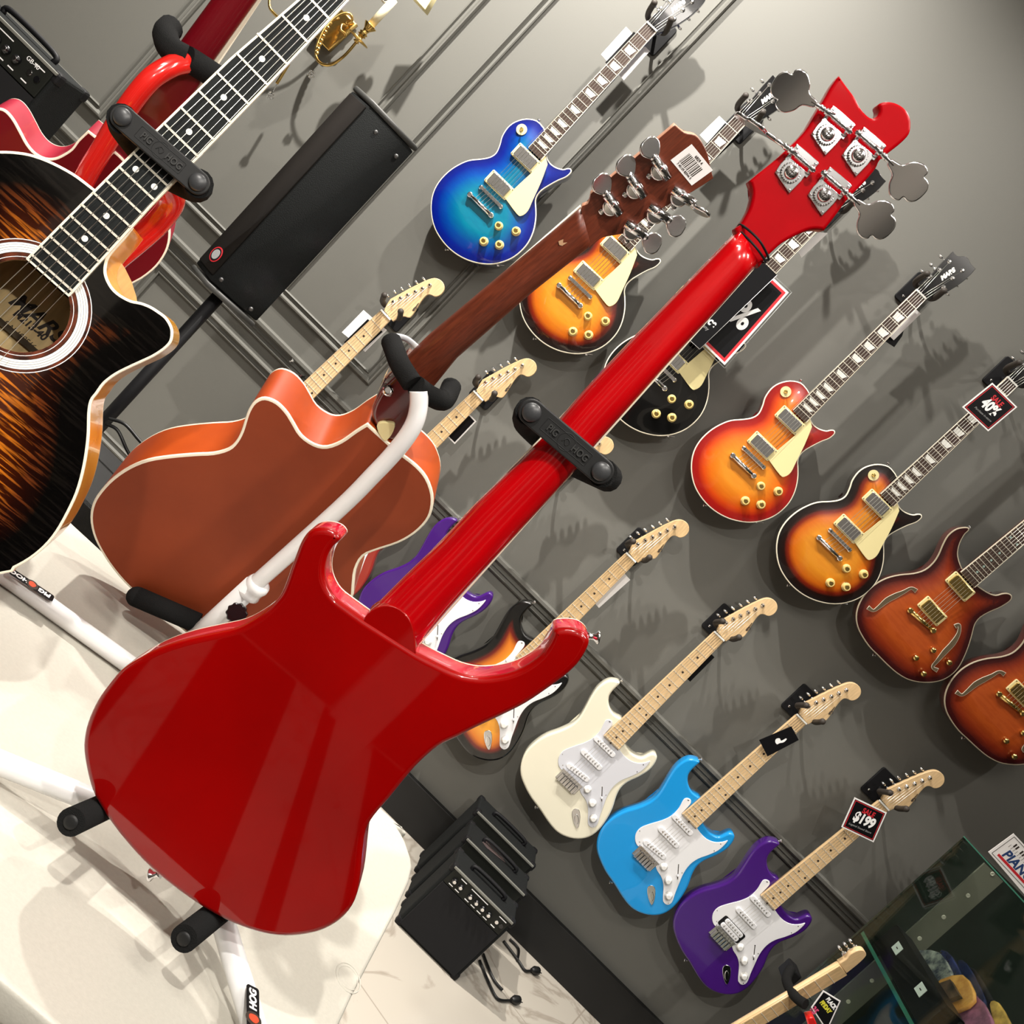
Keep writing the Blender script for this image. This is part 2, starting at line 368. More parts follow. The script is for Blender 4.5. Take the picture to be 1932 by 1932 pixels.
def knob_mk():
    bm = bmesh.new(); lathe(bm, (0, 0, 0), (0, 0, 1), [(.0135, 0), (.0135, .002), (.0115, .004), (.0105, .014), (.0095, .0155)], 24); lathe(bm, (0, 0, .0155), (0, 0, 1), [(.007, 0), (.0055, .0006)], 16, 1); return bm
def post_mk():
    bm = bmesh.new(); lathe(bm, (0, 0, 0), (0, 0, 1), [(.0062, 0), (.0062, .0015), (.0035, .002), (.0035, .008), (.0028, .009)], 14); return bm
def tuner_mk(s=1, L=.022):
    bm = bmesh.new(); tube(bm, [(0, 0, -.018), (s*L*.6, 0, -.018)], .002, 8, sm=1); ball(bm, (s*(L+.002), 0, -.018), .0085, sc=(1, .5, .75)); box(bm, (s*.004, 0, -.018), (.012, .012, .008), bev=.002); return bm
def strap_pin_mk():
    bm = bmesh.new(); lathe(bm, (0, 0, 0), (0, 0, 1), [(.004, 0), (.0025, .003), (.003, .006), (.006, .009), (.006, .0105), (.003, .011)], 14); return bm
def string_parts(parent, tops, bots, z0, z1, mids=None):
    for i, (a, b) in enumerate(zip(tops, bots)):
        bm = bmesh.new(); pts = [(*a, z0)]
        if mids: pts.append((*mids[i], z0+.001))
        pts.append((*b, z1)); tube(bm, pts, .0006 if i < 3 else .00045, 5, sm=1); finish(bm, 'string', STR, parent)
def hanger(x, z, label, ys=-.118, wood=False):
    r = root('guitar_hanger', Vector((x, 0, z+.03)), label, 'hanger', 'wall hangers holding the guitars')
    M = Matrix.Rotation(math.pi/2, 4, 'X')
    bm = bmesh.new(); slab(rrect(0, 0, .075, .1, .008), 0, .008, .002, .001, bm=bm, m=[0]*4)
    for s in (-1, 1): lathe(bm, (s*.018, s*.032, .008), (0, 0, 1), [(.0045, 0), (.0035, .0015), (.001, .002)], 12, 1)
    bmesh.ops.transform(bm, matrix=M, verts=bm.verts); finish(bm, 'mounting_plate', [BLACKM, CHROME], r)
    bm = bmesh.new(); tube(bm, [(0, -.006, -.005), (0, -.05, -.02), (0, -.085, -.01)], .005, 10); finish(bm, 'arm', BLACKM, r)
    bm = bmesh.new(); tube(bm, [(-.033, ys-.03, .012), (-.035, ys+.012, -.006), (-.022, -.085, -.01), (.022, -.085, -.01), (.035, ys+.012, -.006), (.033, ys-.03, .012)], .0085, 10); ball(bm, (-.033, ys-.03, .012), .0095, n=10); ball(bm, (.033, ys-.03, .012), .0095, n=10)
    finish(bm, 'padded_yoke', mat('yoke_pad', (.04, .032, .026), .6), r)
    return r
WY = -.10
def wall_plane(N, E): return Pl(ony(*N, WY), (0, 1, 0), E, N)
# ---- single-cutaway electric (traced once, in metres from the nut)
TP = wall_plane((1733, 558), (1510, 782)); c3 = lambda *p: TP.ps(cr(1250, 650, 3.864, p)); c1 = lambda *p: TP.ps(cr(1450, 450, 4.008, p))
LP_BODY = smooth(c3((1060, 330), (1060, 330), (1010, 278), (930, 262), (850, 280), (790, 320), (745, 385), (728, 440), (700, 500), (655, 530), (590, 542), (500, 550), (420, 580), (340, 630), (270, 700), (225, 780), (207, 870), (212, 960), (235, 1040), (275, 1110), (330, 1175), (400, 1230), (480, 1270), (560, 1292), (640, 1300), (720, 1290), (800, 1262), (870, 1215), (930, 1150), (970, 1070), (990, 980), (992, 900), (990, 850), (1005, 810), (1040, 775), (1100, 740), (1160, 710), (1212, 690), (1243, 668), (1260, 645), (1252, 624), (1225, 621), (1195, 627), (1150, 615), (1110, 590), (1085, 555), (1078, 520), (1088, 495), (1120, 440), (1120, 440)), 3)
LP_GUARD = smooth(c3((1062, 522), (1062, 522), (1083, 600), (1083, 600), (1030, 730), (970, 850), (930, 930), (885, 962), (850, 950), (768, 840), (768, 840), (830, 772), (830, 772), (962, 660), (962, 660)), 3)
LP_HEAD = smooth(c1((1090, 405), (1090, 405), (1150, 345), (1215, 285), (1290, 200), (1340, 150), (1385, 103), (1385, 103), (1400, 125), (1430, 140), (1470, 140), (1500, 160), (1520, 200), (1555, 235), (1555, 235), (1500, 295), (1440, 345), (1380, 385), (1310, 425), (1250, 450), (1200, 470), (1180, 465), (1180, 465)), 3)
LP_POSTS = c1((1212, 292), (1280, 242), (1355, 180), (1312, 372), (1380, 305), (1452, 247)); LP_LOGO = c1((1290, 312), (1395, 240))
LP_KNOBS = c3((713, 1030), (840, 1070), (600, 1138), (715, 1165)); LP_SW = c3((895, 345))[0]
LP_PN, LP_PB = c3((922, 553))[0], c3((722, 740))[0]; LP_BR = c3((660, 825))[0]; LP_TL = c3((583, 882))[0]
LP_W = [c1((1090, 405))[0], c1((1180, 465))[0], c3((922, 468))[0], c3((1028, 550))[0]]
def neckboard(parent, w0, w1, yend, nfr, scale, zt, zb, wood, bind, inlay, neckmat, dots=False, zneck=-.02, dotc=DOT):
    bm = bmesh.new(); P = [(-w0, 0), (-w1, yend), (w1, yend), (w0, 0)]
    slab(P, zb, zt, .0008, .0005, bm=bm, m=[0, 3, 3, 3], steps=1, nosm=True)
    if bind: 
        for s in (-1, 1): flat(bm, bar2((s*(w0-.0009), 0), (s*(w1-.0009), yend), .0018), zt-.0002, .0004, 3)
    for n in range(1, nfr+1):
        y = frets_y(scale, n); w = w0+(w1-w0)*y/yend-.0012
        if y < yend: break
        box(bm, (0, y, zt+.0004), (2*w, .0018, .0012), mi=1)
    wy = lambda y: w0+(w1-w0)*y/yend
    for n in (3, 5, 7, 9, 12, 15, 17, 19, 21):
        if n > nfr: break
        ya, yb = frets_y(scale, n-1), frets_y(scale, n)
        if ya < yend: break
        y = (ya+yb)/2; h = (ya-yb)*.7
        if dots:
            for x in ((-.5, .5) if n == 12 else (0,)): flat(bm, circ(x*wy(y), y, .0034, 14), zt, .0003, 2)
        else:
            w = wy(y)*.68; flat(bm, [(-w*.72, y+h/2), (-w, y-h/2), (w, y-h/2), (w*.72, y+h/2)] if 0 else [(-w, y+h*.42), (-w*.8, y-h*.5), (w*.62, y-h*.5), (w, y+h*.5)], zt, .0003, 2)
    finish(bm, 'fretboard', [wood, FRET, inlay, bind or wood], parent)
    bm = bmesh.new(); slab(smooth([(-w0, .0), (-w0, .0), (-w1, yend), (-w1, yend), (w1, yend), (w1, yend), (w0, 0), (w0, 0)], 2), zneck, zb, .0005, .016, bm=bm, m=[0]*4, steps=4)
    finish(bm, 'neck', neckmat, parent)
    bm = bmesh.new(); box(bm, (0, .0025, (zt+zb)/2+.001), (2*w0, .005, zt-zb+.004), bev=.0006); finish(bm, 'nut', PEARL, parent)
def lp_guitar(N, E, label, top, side, backm, bindm=BIND, headmat=BLACKG, hl=''):
    pl = wall_plane(N, E); r = root('electric_guitar', pl.m, label, 'guitar', 'single-cutaway electric guitars in the upper row on the wall')
    bm = slab(LP_BODY, -.052, 0, .002, .004, arch=.009, grid=.012, bf=.003, archd=.09); b = finish(bm, 'body', [top, side, backm, bindm], r)
    w0 = (LP_W[1][0]-LP_W[0][0])/2; w1 = (LP_W[3][0]-LP_W[2][0])/2; ye = LP_W[2][1]; ye = (LP_W[2][1]+LP_W[3][1])/2
    neckboard(r, w0, w1, ye, 22, .628, .017, .011, ROSE, BIND, PEARL, side, zneck=-.012)
    hd = shared('lph', 'headstock', lambda: slab(LP_HEAD, -.004, .012, .001, .001, m=[0, 1, 1, 1]), [BLACKG, BLACKG], r)
    if headmat is not BLACKG: hd.data = hd.data.copy(); hd.data.materials[1] = headmat
    if 'logo' not in CACHE:
        a, c = Vector(LP_LOGO[0]), Vector(LP_LOGO[1]); d = c-a
        t = text('logo', 'MARS', .0165, PEARL, hd, (*((a+c)/2), .0125), math.atan2(d.y, d.x), .25, .0012, .0003, sx=1.05); CACHE['logo'] = t.data
    else: link('logo', CACHE['logo'], hd)
    bm = bmesh.new(); flat(bm, smooth([(-.010, .008), (-.010, .008), (.010, .008), (.010, .008), (.009, .022), (0, .034), (-.009, .022)], 2), .012, .001); finish(bm, 'truss_rod_cover', BLACKM, hd)
    for i, p in enumerate(LP_POSTS):
        s = -1 if i < 3 else 1; o = shared('post', 'tuning_post', post_mk, CHROME, r, (*p, .012)); shared('tun%d' % s, 'tuning_peg', lambda: tuner_mk(s), CHROME, r, (*p, .012))
    shared('lpg', 'pickguard', lambda: slab(LP_GUARD, .011, .0135, .0006, .0002, m=[0]*4), [CREAM], r)
    shared('hum', 'pickup', hum_mk, [CREAM, CHROME], r, (*LP_PN, .008)); shared('hum', 'pickup', hum_mk, [CREAM, CHROME], r, (*LP_PB, .008))
    def brg():
        bm = bmesh.new(); box(bm, (0, 0, .006), (.078, .011, .006), bev=.0015)
        for i in range(6): box(bm, ((i-2.5)*.0104, 0, .0098), (.006, .008, .003), bev=.0005)
        for s in (-1, 1): lathe(bm, (s*.039, 0, 0), (0, 0, 1), [(.0035, 0), (.0035, .003), (.0075, .0035), (.0075, .006), (.004, .009)], 14)
        return bm
    def tail():
        bm = bmesh.new(); tube(bm, [(-.042, 0, .007), (.042, 0, .007)], .0065, 14, sm=1)
        for s in (-1, 1): lathe(bm, (s*.042, 0, 0), (0, 0, 1), [(.008, 0), (.008, .012), (.0055, .0135)], 16)
        return bm
    shared('brg', 'bridge', brg, CHROME, r, (*LP_BR, .008)); shared('tail', 'tailpiece', tail, CHROME, r, (*LP_TL, .008))
    for p in LP_KNOBS: shared('knob', 'control_knob', knob_mk, [mat('amber_knob', (.75, .58, .22), .25, coat=.5), GOLD], r, (*p, .006))
    def sw():
        bm = bmesh.new(); flat(bm, circ(0, 0, .0155), 0, .0012, 0); lathe(bm, (0, 0, .001), (0, 0, 1), [(.006, 0), (.005, .003), (.0018, .0035), (.0018, .010), (.0032, .013), (.002, .017)], 14, 1); return bm
    shared('sw', 'pickup_switch', sw, [CREAM, GOLD], r, (*LP_SW, .006))
    for q, d in ((c3((330, 1178))[0], (-.9, -.6, 0)), (c3((1010, 278))[0], (-.3, 1, 0))):
        def sp(d=d):
            bm = strap_pin_mk(); bmesh.ops.transform(bm, matrix=Vector(d).to_track_quat('Z', 'Y').to_matrix().to_4x4(), verts=bm.verts); return bm
        shared('sp%s' % (d,), 'strap_button', sp, CHROME, r, (*q, -.025))
    def jk():
        bm = bmesh.new(); box(bm, (0, 0, 0), (.034, .002, .026), bev=.0006); lathe(bm, (0, -.001, 0), (0, -1, 0), [(.007, 0), (.006, .003), (.003, .003)], 14, 0); return bm
    q = c3((700, 1296))[0]; j = shared('jk', 'jack_plate', jk, CHROME, r, (q[0], q[1], -.024)); j.rotation_euler = (0, 0, .62)
    sp = [(-.0175+i*.007, 0) for i in range(6)]; bs = [(LP_BR[0]+(i-2.5)*.0102, LP_BR[1]) for i in range(6)]; tb = [(LP_TL[0]+(i-2.5)*.0102, LP_TL[1]) for i in range(6)]
    hp = [LP_POSTS[0], LP_POSTS[1], LP_POSTS[2], LP_POSTS[5], LP_POSTS[4], LP_POSTS[3]]
    for i in range(6):
        def st(i=i):
            bm = bmesh.new(); tube(bm, [(*hp[i], .018), (*sp[i], .0195), (*bs[i], .0205), (*tb[i], .016)], .0006 if i < 3 else .00045, 5, sm=1); return bm
        shared('lst%d' % i, 'string', st, STR, r)
    o = pl.o
    hanger(o.x, o.z, 'black wall hanger with padded yoke holding the ' + hl)
    return r
BLK = (.004, .004, .004)
blue = burst('blue_burst', [(0, (.0, .004, .12)), (.02, (.0, .010, .21)), (.045, (.0, .055, .30)), (.085, (.0, .17, .27))], .1, .35, (.7, .8, .9), 18, (1, 5, 1))
sun = burst('sunburst', [(0, BLK), (.022, (.012, .003, .002)), (.034, (.20, .015, .003)), (.048, (.58, .13, .006)), (.08, (.68, .25, .016))], .1, .25, (.9, .75, .6), 22, (1, 5, 1))
cherry = burst('cherry_burst', [(0, (.24, .003, .004)), (.02, (.34, .008, .004)), (.036, (.62, .06, .004)), (.055, (.70, .15, .007)), (.09, (.72, .25, .016))], .1, .25, (.9, .8, .7), 22, (1, 5, 1))
blk = mat('black_lacquer', BLK, .12, coat=1); lblk = mat('dark_burst_back', (.012, .004, .003), .2, coat=1)
dblue = mat('deep_blue_lacquer', (.0, .012, .11), .2, coat=1); dred = mat('cherry_lacquer', (.18, .006, .008), .2, coat=1)
lp_guitar((1228, 56), (1012, 290), 'blue burst electric guitar with cream pickguard hanging at the top of the wall', blue, dblue, dblue, headmat=dblue, hl='blue burst guitar')
def shift(N, d): return (N[0]+d[0], N[1]+d[1])
lp_guitar((1397, 228), (1188, 452), 'black edged sunburst electric guitar partly behind the brown acoustic headstock', sun, lblk, lblk, hl='sunburst guitar behind the brown headstock')
lp_guitar((1565, 393), (1348, 612), 'solid black electric guitar half hidden behind the red bass neck', blk, blk, blk, hl='solid black guitar in the upper row')
lp_guitar((1733, 558), (1510, 782), 'cherry red and orange burst electric guitar right of the red bass neck', cherry, dred, dred, hl='cherry burst guitar')
lp_guitar((1904, 722), (1677, 937), 'black edged sunburst electric guitar carrying the 40% sale tag', sun, lblk, lblk, hl='sunburst guitar with the 40% tag')
# ---- amber f-hole guitars
HP = wall_plane((2072, 882), (1821, 1093)); ch = lambda *p: HP.ps(cr(1532, 950, 3.865, p))
SH_BODY = smooth(ch((1095, 470), (1095, 470), (1075, 420), (1065, 360), (1080, 290), (1113, 228), (1138, 204), (1148, 186), (1138, 173), (1110, 170), (1050, 183), (990, 230), (950, 300), (920, 370), (880, 430), (820, 480), (740, 505), (640, 515), (540, 540), (450, 590), (380, 660), (335, 740), (318, 820), (330, 900), (370, 980), (420, 1050), (480, 1110), (550, 1180), (620, 1240), (700, 1285), (790, 1305), (880, 1305), (960, 1285), (1030, 1240), (1080, 1180), (1120, 1100), (1150, 1020), (1170, 950), (1190, 880), (1230, 830), (1300, 790), (1370, 760), (1432, 722), (1456, 695), (1455, 668), (1430, 653), (1390, 653), (1340, 665), (1290, 650), (1240, 620), (1205, 595), (1205, 595)), 3)
def fhole(c, w):
    """f shaped outline from a centre line c (2D) with half widths w, round ends"""
    C = [Vector(q) for q in smooth(c, 4, False)]; n = len(C); A = []; B = []
    for i in range(n):
        t = (C[min(n-1, i+1)]-C[max(0, i-1)]).normalized(); nn = Vector((-t.y, t.x)); k = i/(n-1)*(len(w)-1); j = min(len(w)-2, int(k)); ww = w[j]+(w[j+1]-w[j])*(k-j)
        A.append(tuple(C[i]+nn*ww)); B.append(tuple(C[i]-nn*ww))
    return A+B[::-1]
FH = [fhole(ch((752, 632), (715, 612), (660, 640), (600, 668), (540, 700), (480, 750), (440, 775), (402, 752)), [.0055, .003, .0045, .007, .007, .0045, .003, .0055]), fhole(ch((1035, 890), (1065, 880), (1060, 940), (1020, 1010), (960, 1075), (905, 1140), (870, 1185), (905, 1210)), [.0055, .003, .0045, .007, .007, .0045, .003, .0055])]
amber = burst('amber_burst', [(0, (.02, .003, .004)), (.014, (.05, .006, .006)), (.036, (.24, .028, .008)), (.07, (.42, .075, .012))], .1, .3, (.75, .6, .5), 22, (1, 5, 1), rough=.2)
abk = mat('dark_amber_side', (.10, .015, .01), .2, coat=1); wood_in = mat('f_hole_inside', (.10, .07, .035), .8)
def fhole_guitar(N, E, label, n):
    pl = wall_plane(N, E); r = root('hollow_body_guitar', pl.m, label, 'guitar', 'amber hollow-body guitars with f-holes at the right edge')
    finish(slab(SH_BODY, -.045, 0, .002, .004, arch=.008, grid=.012, bf=.002, archd=.09, holes=[]), 'body', [amber, abk, abk, mat('grey_binding', (.42, .36, .26), .3)], r)
    for f in FH:
        bm = bmesh.new(); slab(inset(ccw(f), -.0009), .0072, .0086, .0003, .0001, bm=bm, m=[1]*4, steps=1); slab(f, .008, .0090, .0002, .0001, bm=bm, m=[0]*4, steps=1); finish(bm, 'f_hole', [wood_in, BIND], r)
    w0 = .0215; E0 = ch((1068, 500), (1180, 605)); w1 = (E0[1][0]-E0[0][0])/2; ye = (E0[0][1]+E0[1][1])/2
    neckboard(r, w0, w1, ye, 22, .635, .015, .009, ROSE, BIND, mat('abalone', (.35, .5, .45), .2), abk, zneck=-.012, dots=True)
    for q in ((1070, 600), (867, 778)): shared('ghum', 'pickup', hum_mk, [CREAM, GOLD], r, (*ch(q)[0], .007))
    a, c = ch((705, 772), (872, 918))
    def tl():
        bm = bmesh.new(); tube(bm, [(*a, .010), (*c, .010)], .0075, 14, sm=1)
        for q in (a, c): lathe(bm, (*q, 0), (0, 0, 1), [(.009, 0), (.009, .016), (.006, .0185)], 16)
        return bm
    shared('stop', 'bridge', tl, GOLD, r)
    def kb():
        bm = bmesh.new(); lathe(bm, (0, 0, 0), (0, 0, 1), [(.0085, 0), (.0085, .012), (.006, .0145), (.003, .015)], 16); return bm
    for q in ((870, 1060), (985, 1150), (745, 1115), (800, 1230)): shared('gk', 'control_knob', kb, GOLD, r, (*ch(q)[0], .006))
    for q, d in (((1143, 185), (.4, 1, 0)), ((478, 1115), (-.9, -.6, 0))):
        bm = strap_pin_mk(); bmesh.ops.transform(bm, matrix=Vector(d).to_track_quat('Z', 'Y').to_matrix().to_4x4(), verts=bm.verts); finish(bm, 'strap_button', CHROME, r, (*ch(q)[0], -.02))
    mid = ((a[0]+c[0])/2, (a[1]+c[1])/2)
    for i in range(6):
        bm = bmesh.new(); tube(bm, [((i-2.5)*.007, 0, .017), (mid[0]+(i-2.5)*.0102, mid[1], .018)], .0005, 5, sm=1); finish(bm, 'string', STR, r)
    if n == 0: finish(slab([(-.022, 0), (-.03, .03), (-.042, .13), (0, .15), (.042, .13), (.03, .03), (.022, 0)], -.004, .010, .001, .001, m=[0]*4), 'headstock', abk, r)
    return r
fhole_guitar((2072, 882), (1823, 1092), 'amber hollow-body guitar with f-holes below the 40% tagged sunburst', 0)
fhole_guitar((2234, 1032), (1983, 1252), 'amber hollow-body guitar with f-holes cut off by the right edge', 1)
# ---- double-cutaway (bolt neck) guitars
SP = wall_plane((1510, 1356), (1302, 1545)); cs = lambda *p: SP.ps(cr(1100, 1250, 3.22, p))
ST_BODY = smooth(cs((715, 822), (715, 822), (665, 790), (640, 740), (640, 690), (662, 655), (690, 628), (708, 612), (706, 599), (685, 590), (650, 586), (610, 600), (565, 635), (525, 690), (490, 750), (450, 810), (400, 850), (330, 880), (250, 905), (180, 945), (120, 1000), (88, 1070), (83, 1140), (105, 1210), (140, 1280), (190, 1350), (240, 1430), (290, 1490), (350, 1525), (420, 1540), (490, 1530), (550, 1490), (600, 1430), (640, 1360), (665, 1290), (695, 1240), (740, 1205), (810, 1175), (872, 1138), (908, 1098), (922, 1064), (914, 1042), (892, 1036), (865, 1045), (825, 1060), (780, 1040), (745, 1005), (728, 970), (735, 935), (735, 935)), 3)
ST_GUARD = smooth(cs((640, 824), (620, 824), (605, 840), (580, 885), (535, 930), (480, 957), (410, 978), (350, 1002), (320, 1040), (318, 1085), (335, 1115), (345, 1105), (345, 1105), (440, 1230), (440, 1230), (450, 1262), (475, 1300), (488, 1350), (485, 1430), (490, 1455), (512, 1470), (540, 1455), (560, 1400), (580, 1350), (610, 1280), (650, 1225), (700, 1190), (760, 1168), (820, 1140), (860, 1105), (878, 1080), (850, 1088), (800, 1090), (750, 1070), (710, 1030), (690, 1000), (690, 1000), (600, 915), (600, 915), (650, 860), (655, 835)), 3)
ST_HEAD = smooth(cs((1310, 310), (1310, 310), (1328, 275), (1350, 243), (1350, 243), (1420, 207), (1500, 167), (1590, 128), (1640, 122), (1678, 145), (1687, 185), (1665, 218), (1630, 230), (1600, 218), (1575, 222), (1540, 260), (1500, 320), (1470, 352), (1430, 345), (1395, 358), (1365, 375), (1365, 375)), 3)
ST_POSTS = cs((1370, 262), (1415, 240), (1460, 222), (1507, 203), (1552, 184), (1598, 164))
ST_PU = [cs((603, 982))[0], cs((520, 1058))[0], cs((435, 1132))[0]]; ST_BR = cs((372, 1192))[0]; ST_K = cs((490, 1235), (517, 1320), (520, 1412)); ST_J = cs((412, 1330), (420, 1495)); ST_SW = cs((580, 1225), (574, 1312))
ST_W = cs((1310, 310), (1362, 375), (600, 915), (690, 1000)); ST_PIN = cs((706, 604), (182, 1355))
MAPLED = mat('maple_worn', (.72, .50, .26), .35, noise=.25, nscale=25, stretch=(6, 1, 1), coat=.3)
def st_guitar(N, E, label, top, side, group='double-cutaway electric guitars in the lower row on the wall', hss=False, neckm=MAPLE, guard=WHITE, xs=1):
    pl = wall_plane(N, E); r = root('electric_guitar', pl.m, label, 'guitar', group)
    finish(slab([(x*xs if y > -.62 else x*(xs+(1-xs)*min(1, (-.62-y)/.08)), y) for x, y in ST_BODY], -.044, 0, .0065, .0065, grid=.011 if top.name.endswith('burst') else 0, steps=4), 'body', [top, side, side, side], r)
    w0 = (ST_W[1][0]-ST_W[0][0])/2; w1 = (ST_W[3][0]-ST_W[2][0])/2; ye = (ST_W[2][1]+ST_W[3][1])/2
    neckboard(r, w0, w1, ye, 21, .648, .012, .006, neckm, None, DOT, neckm, dots=True, zneck=-.013)
    hd = shared('sth'+neckm.name, 'headstock', lambda: slab(ST_HEAD, -.010, .004, .0015, .0015, m=[0]*4), neckm, r)
    def logo():
        bm = bmesh.new(); a, c = [Vector(q) for q in cs((1500, 318), (1570, 225))]; d = (c-a); n = Vector((-d.y, d.x)).normalized(); L = d.length; d = d.normalized()
        P = [a+d*(L*.02*k)+n*(.004+.0035*math.sin(k*1.7)*(1-k/34)) for k in range(26)]
        tube(bm, [(p.x, p.y, .0043) for p in P], .0008, 5, sm=2); q = a+d*L*.12+n*.002; tube(bm, [(q.x+.005*math.cos(t), q.y+.006*math.sin(t), .0043) for t in [i*.6 for i in range(9)]], .0008, 5, sm=2); return bm
    shared('stlogo', 'logo', logo, DOT, hd)
    for p in ST_POSTS:
        shared('spost', 'tuning_post', post_mk, CHROME, r, (*p, .004)); t = shared('stun', 'tuning_peg', lambda: tuner_mk(-1, .027), CHROME, r, (*p, .010))
    gm = shared('stg'+guard.name, 'pickguard', lambda: slab(ST_GUARD, -.001, .0026, .0008, .0002, m=[0]*4), guard, r)
    def scr():
        bm = bmesh.new()
        for i in range(0, len(ST_GUARD), 11):
            q = inset(ccw(ST_GUARD), .005)[i]; cyl(bm, (*q, .0024), (*q, .0031), .0016, n=8)
        return bm
    shared('scr', 'guard_screws', scr, CHROME, gm)
    for i, p in enumerate(ST_PU):
        if i == 2 and hss:
            o = shared('hb', 'humbucker_pickup', hb_mk, [WHITE, CHROME, BLACKM], r, (*p, .0026))
        else:
            o = shared('sc', 'pickup', single_mk, [WHITE, CHROME], r, (*p, .0026)); o.rotation_euler = (0, 0, .12 if i == 2 else 0)
    def br():
        bm = bmesh.new(); box(bm, (0, .004, .003), (.078, .036, .003), bev=.001); box(bm, (0, .022, .007), (.078, .004, .008)); 
        for i in range(6): box(bm, ((i-2.5)*.0108, -.002, .009), (.009, .026, .006), bev=.001); cyl(bm, ((i-2.5)*.0108, .018, .006), ((i-2.5)*.0108, .018, .011), .003, n=8)
        return bm
    shared('sbr', 'bridge', br, CHROME, r, (*ST_BR, 0))
    def kk():
        bm = bmesh.new(); lathe(bm, (0, 0, 0), (0, 0, 1), [(.0125, 0), (.0118, .004), (.0085, .006), (.0075, .013), (.006, .014)], 22); return bm
    for p in ST_K: shared('sk', 'control_knob', kk, mat('white_knob', (.82, .81, .78), .25), r, (*p, .0026))
    def sl():
        bm = bmesh.new(); flat(bm, bar2(ST_SW[0], ST_SW[1], .0025), .0027, .0002, 0)
        for q in ST_SW: cyl(bm, (*q, .0026), (*q, .0034), .0018, n=8, mi=2)
        q = ST_SW[1]; a = Vector(ST_SW[0]); c = Vector(ST_SW[1]); k = a+(c-a)*.72; tube(bm, [(k.x, k.y, .003), (k.x, k.y, .012)], .0028, 8, 1, sm=1); return bm
    shared('sl', 'pickup_switch', sl, [DOT, WHITE, CHROME], r)
    def jp():
        bm = bmesh.new(); a, c = Vector(ST_J[0]), Vector(ST_J[1]); m = (a+c)/2; d = c-a; ang = math.atan2(d.y, d.x); R = Matrix.Rotation(ang, 2)
        o = [tuple(m+R @ Vector(q)) for q in smooth([(-.031, 0), (-.026, .010), (-.012, .0125), (.008, .010), (.024, .005), (.030, 0), (.024, -.005), (.008, -.010), (-.012, -.0125), (-.026, -.010)], 3)]
        slab(o, -.001, .0025, .0012, .0003, bm=bm, m=[0]*4); o2 = [tuple(m+R @ Vector(q)) for q in circ(.002, 0, .016, 20, .0065)]; slab(o2, .001, .004, .0015, .0002, bm=bm, m=[0]*4); return bm
    shared('jp', 'jack_plate', jp, CHROME, r)
    for q, d in zip(ST_PIN, ((.5, 1, 0), (-.9, -.6, 0))):
        def sp(d=d):
            bm = strap_pin_mk(); bmesh.ops.transform(bm, matrix=Vector(d).to_track_quat('Z', 'Y').to_matrix().to_4x4(), verts=bm.verts); return bm
        shared('ssp%s' % (d,), 'strap_button', sp, CHROME, r, (*q, -.02))
    for i in range(6):
        def st(i=i):
            bm = bmesh.new(); tube(bm, [(*ST_POSTS[i], .010), ((i-2.5)*.007, 0, .0145), (ST_BR[0]+(i-2.5)*.0106, ST_BR[1], .0125)], .0005 if i < 3 else .0004, 5, sm=1); return bm
        shared('sst%d' % i, 'string', st, STR, r)
    hanger(pl.o.x, pl.o.z, 'black wall hanger with padded yoke holding the ' + label.split(' electric guitar')[0] + ' guitar')
    return r
white_l = mat('cream_white_lacquer', (.84, .80, .64), .2, coat=1); sky_l = mat('sky_blue_lacquer', (.012, .30, .72), .2, coat=1); pur_l = mat('purple_lacquer', (.055, .010, .17), .2, coat=1)
red_l = mat('metallic_red_lacquer', (.30, .03, .02), .25, coat=1); ts = burst('three_tone_burst', [(0, BLK), (.022, BLK), (.034, (.16, .012, .006)), (.05, (.65, .17, .012)), (.08, (.8, .33, .03))], .1)
st_guitar((728, 596), (522, 797), 'natural maple headed electric guitar, leftmost of the lower row', mat('dark_body_lacquer', (.05, .02, .02), .2, coat=1), blk, xs=.45)
st_guitar((902, 748), (697, 950), 'metallic red electric guitar mostly hidden behind the brown acoustic guitar', red_l, red_l, neckm=MAPLED)
st_guitar((1047, 895), (841, 1097), 'dark purple electric guitar behind the neck heel of the red bass', pur_l, pur_l, neckm=MAPLED)
st_guitar((1189, 1052), (984, 1254), 'black edged sunburst electric guitar behind the horn of the red bass', ts, blk, neckm=MAPLED)
st_guitar((1355, 1200), (1149, 1403), 'cream white electric guitar with white pickguard', white_l, white_l, guard=mat('pale_grey_guard', (.66, .67, .72), .3))
st_guitar((1510, 1356), (1302, 1545), 'sky blue electric guitar with white pickguard', sky_l, sky_l)
st_guitar((1665, 1518), (1444, 1703), 'violet electric guitar carrying the $199 sale tag', pur_l, pur_l, hss=True)
# ------------------------------------------------------------------ cards and tags hung on the wall guitars
def card(name, quad, y, label, cat, mats, th=.0015, layers=(), group=None, parent=None, y2=None):
    """quad TL TR BR BL ; layers = (inset, material)"""
    ys = y if isinstance(y, (list, tuple)) else [y]*4
    W4 = [ony(*q, yy) for q, yy in zip(quad, ys)]; o = sum(W4, Vector())/4
    ax = ((W4[1]-W4[0])+(W4[2]-W4[3])).normalized(); az = ax.cross((W4[0]-W4[3]).normalized()).normalized(); ay = az.cross(ax)
    M = Matrix.Translation(o) @ Matrix((ax, ay, az)).transposed().to_4x4(); P = [((q-o).dot(ax), (q-o).dot(ay)) for q in W4]
    r = root(name, M, label, cat, group); bm = bmesh.new(); slab(P, 0, th, .0002, .0002, bm=bm, m=[0]*4, steps=1, nosm=True)
    for i, (ins, mm) in enumerate(layers): flat(bm, inset(ccw(P), ins), th, .0003*(i+1), i+1)
    finish(bm, 'card', [mats]+[mm for _, mm in layers], r); return r, P, th+.0003*len(layers)
G = 'price cards behind the necks'
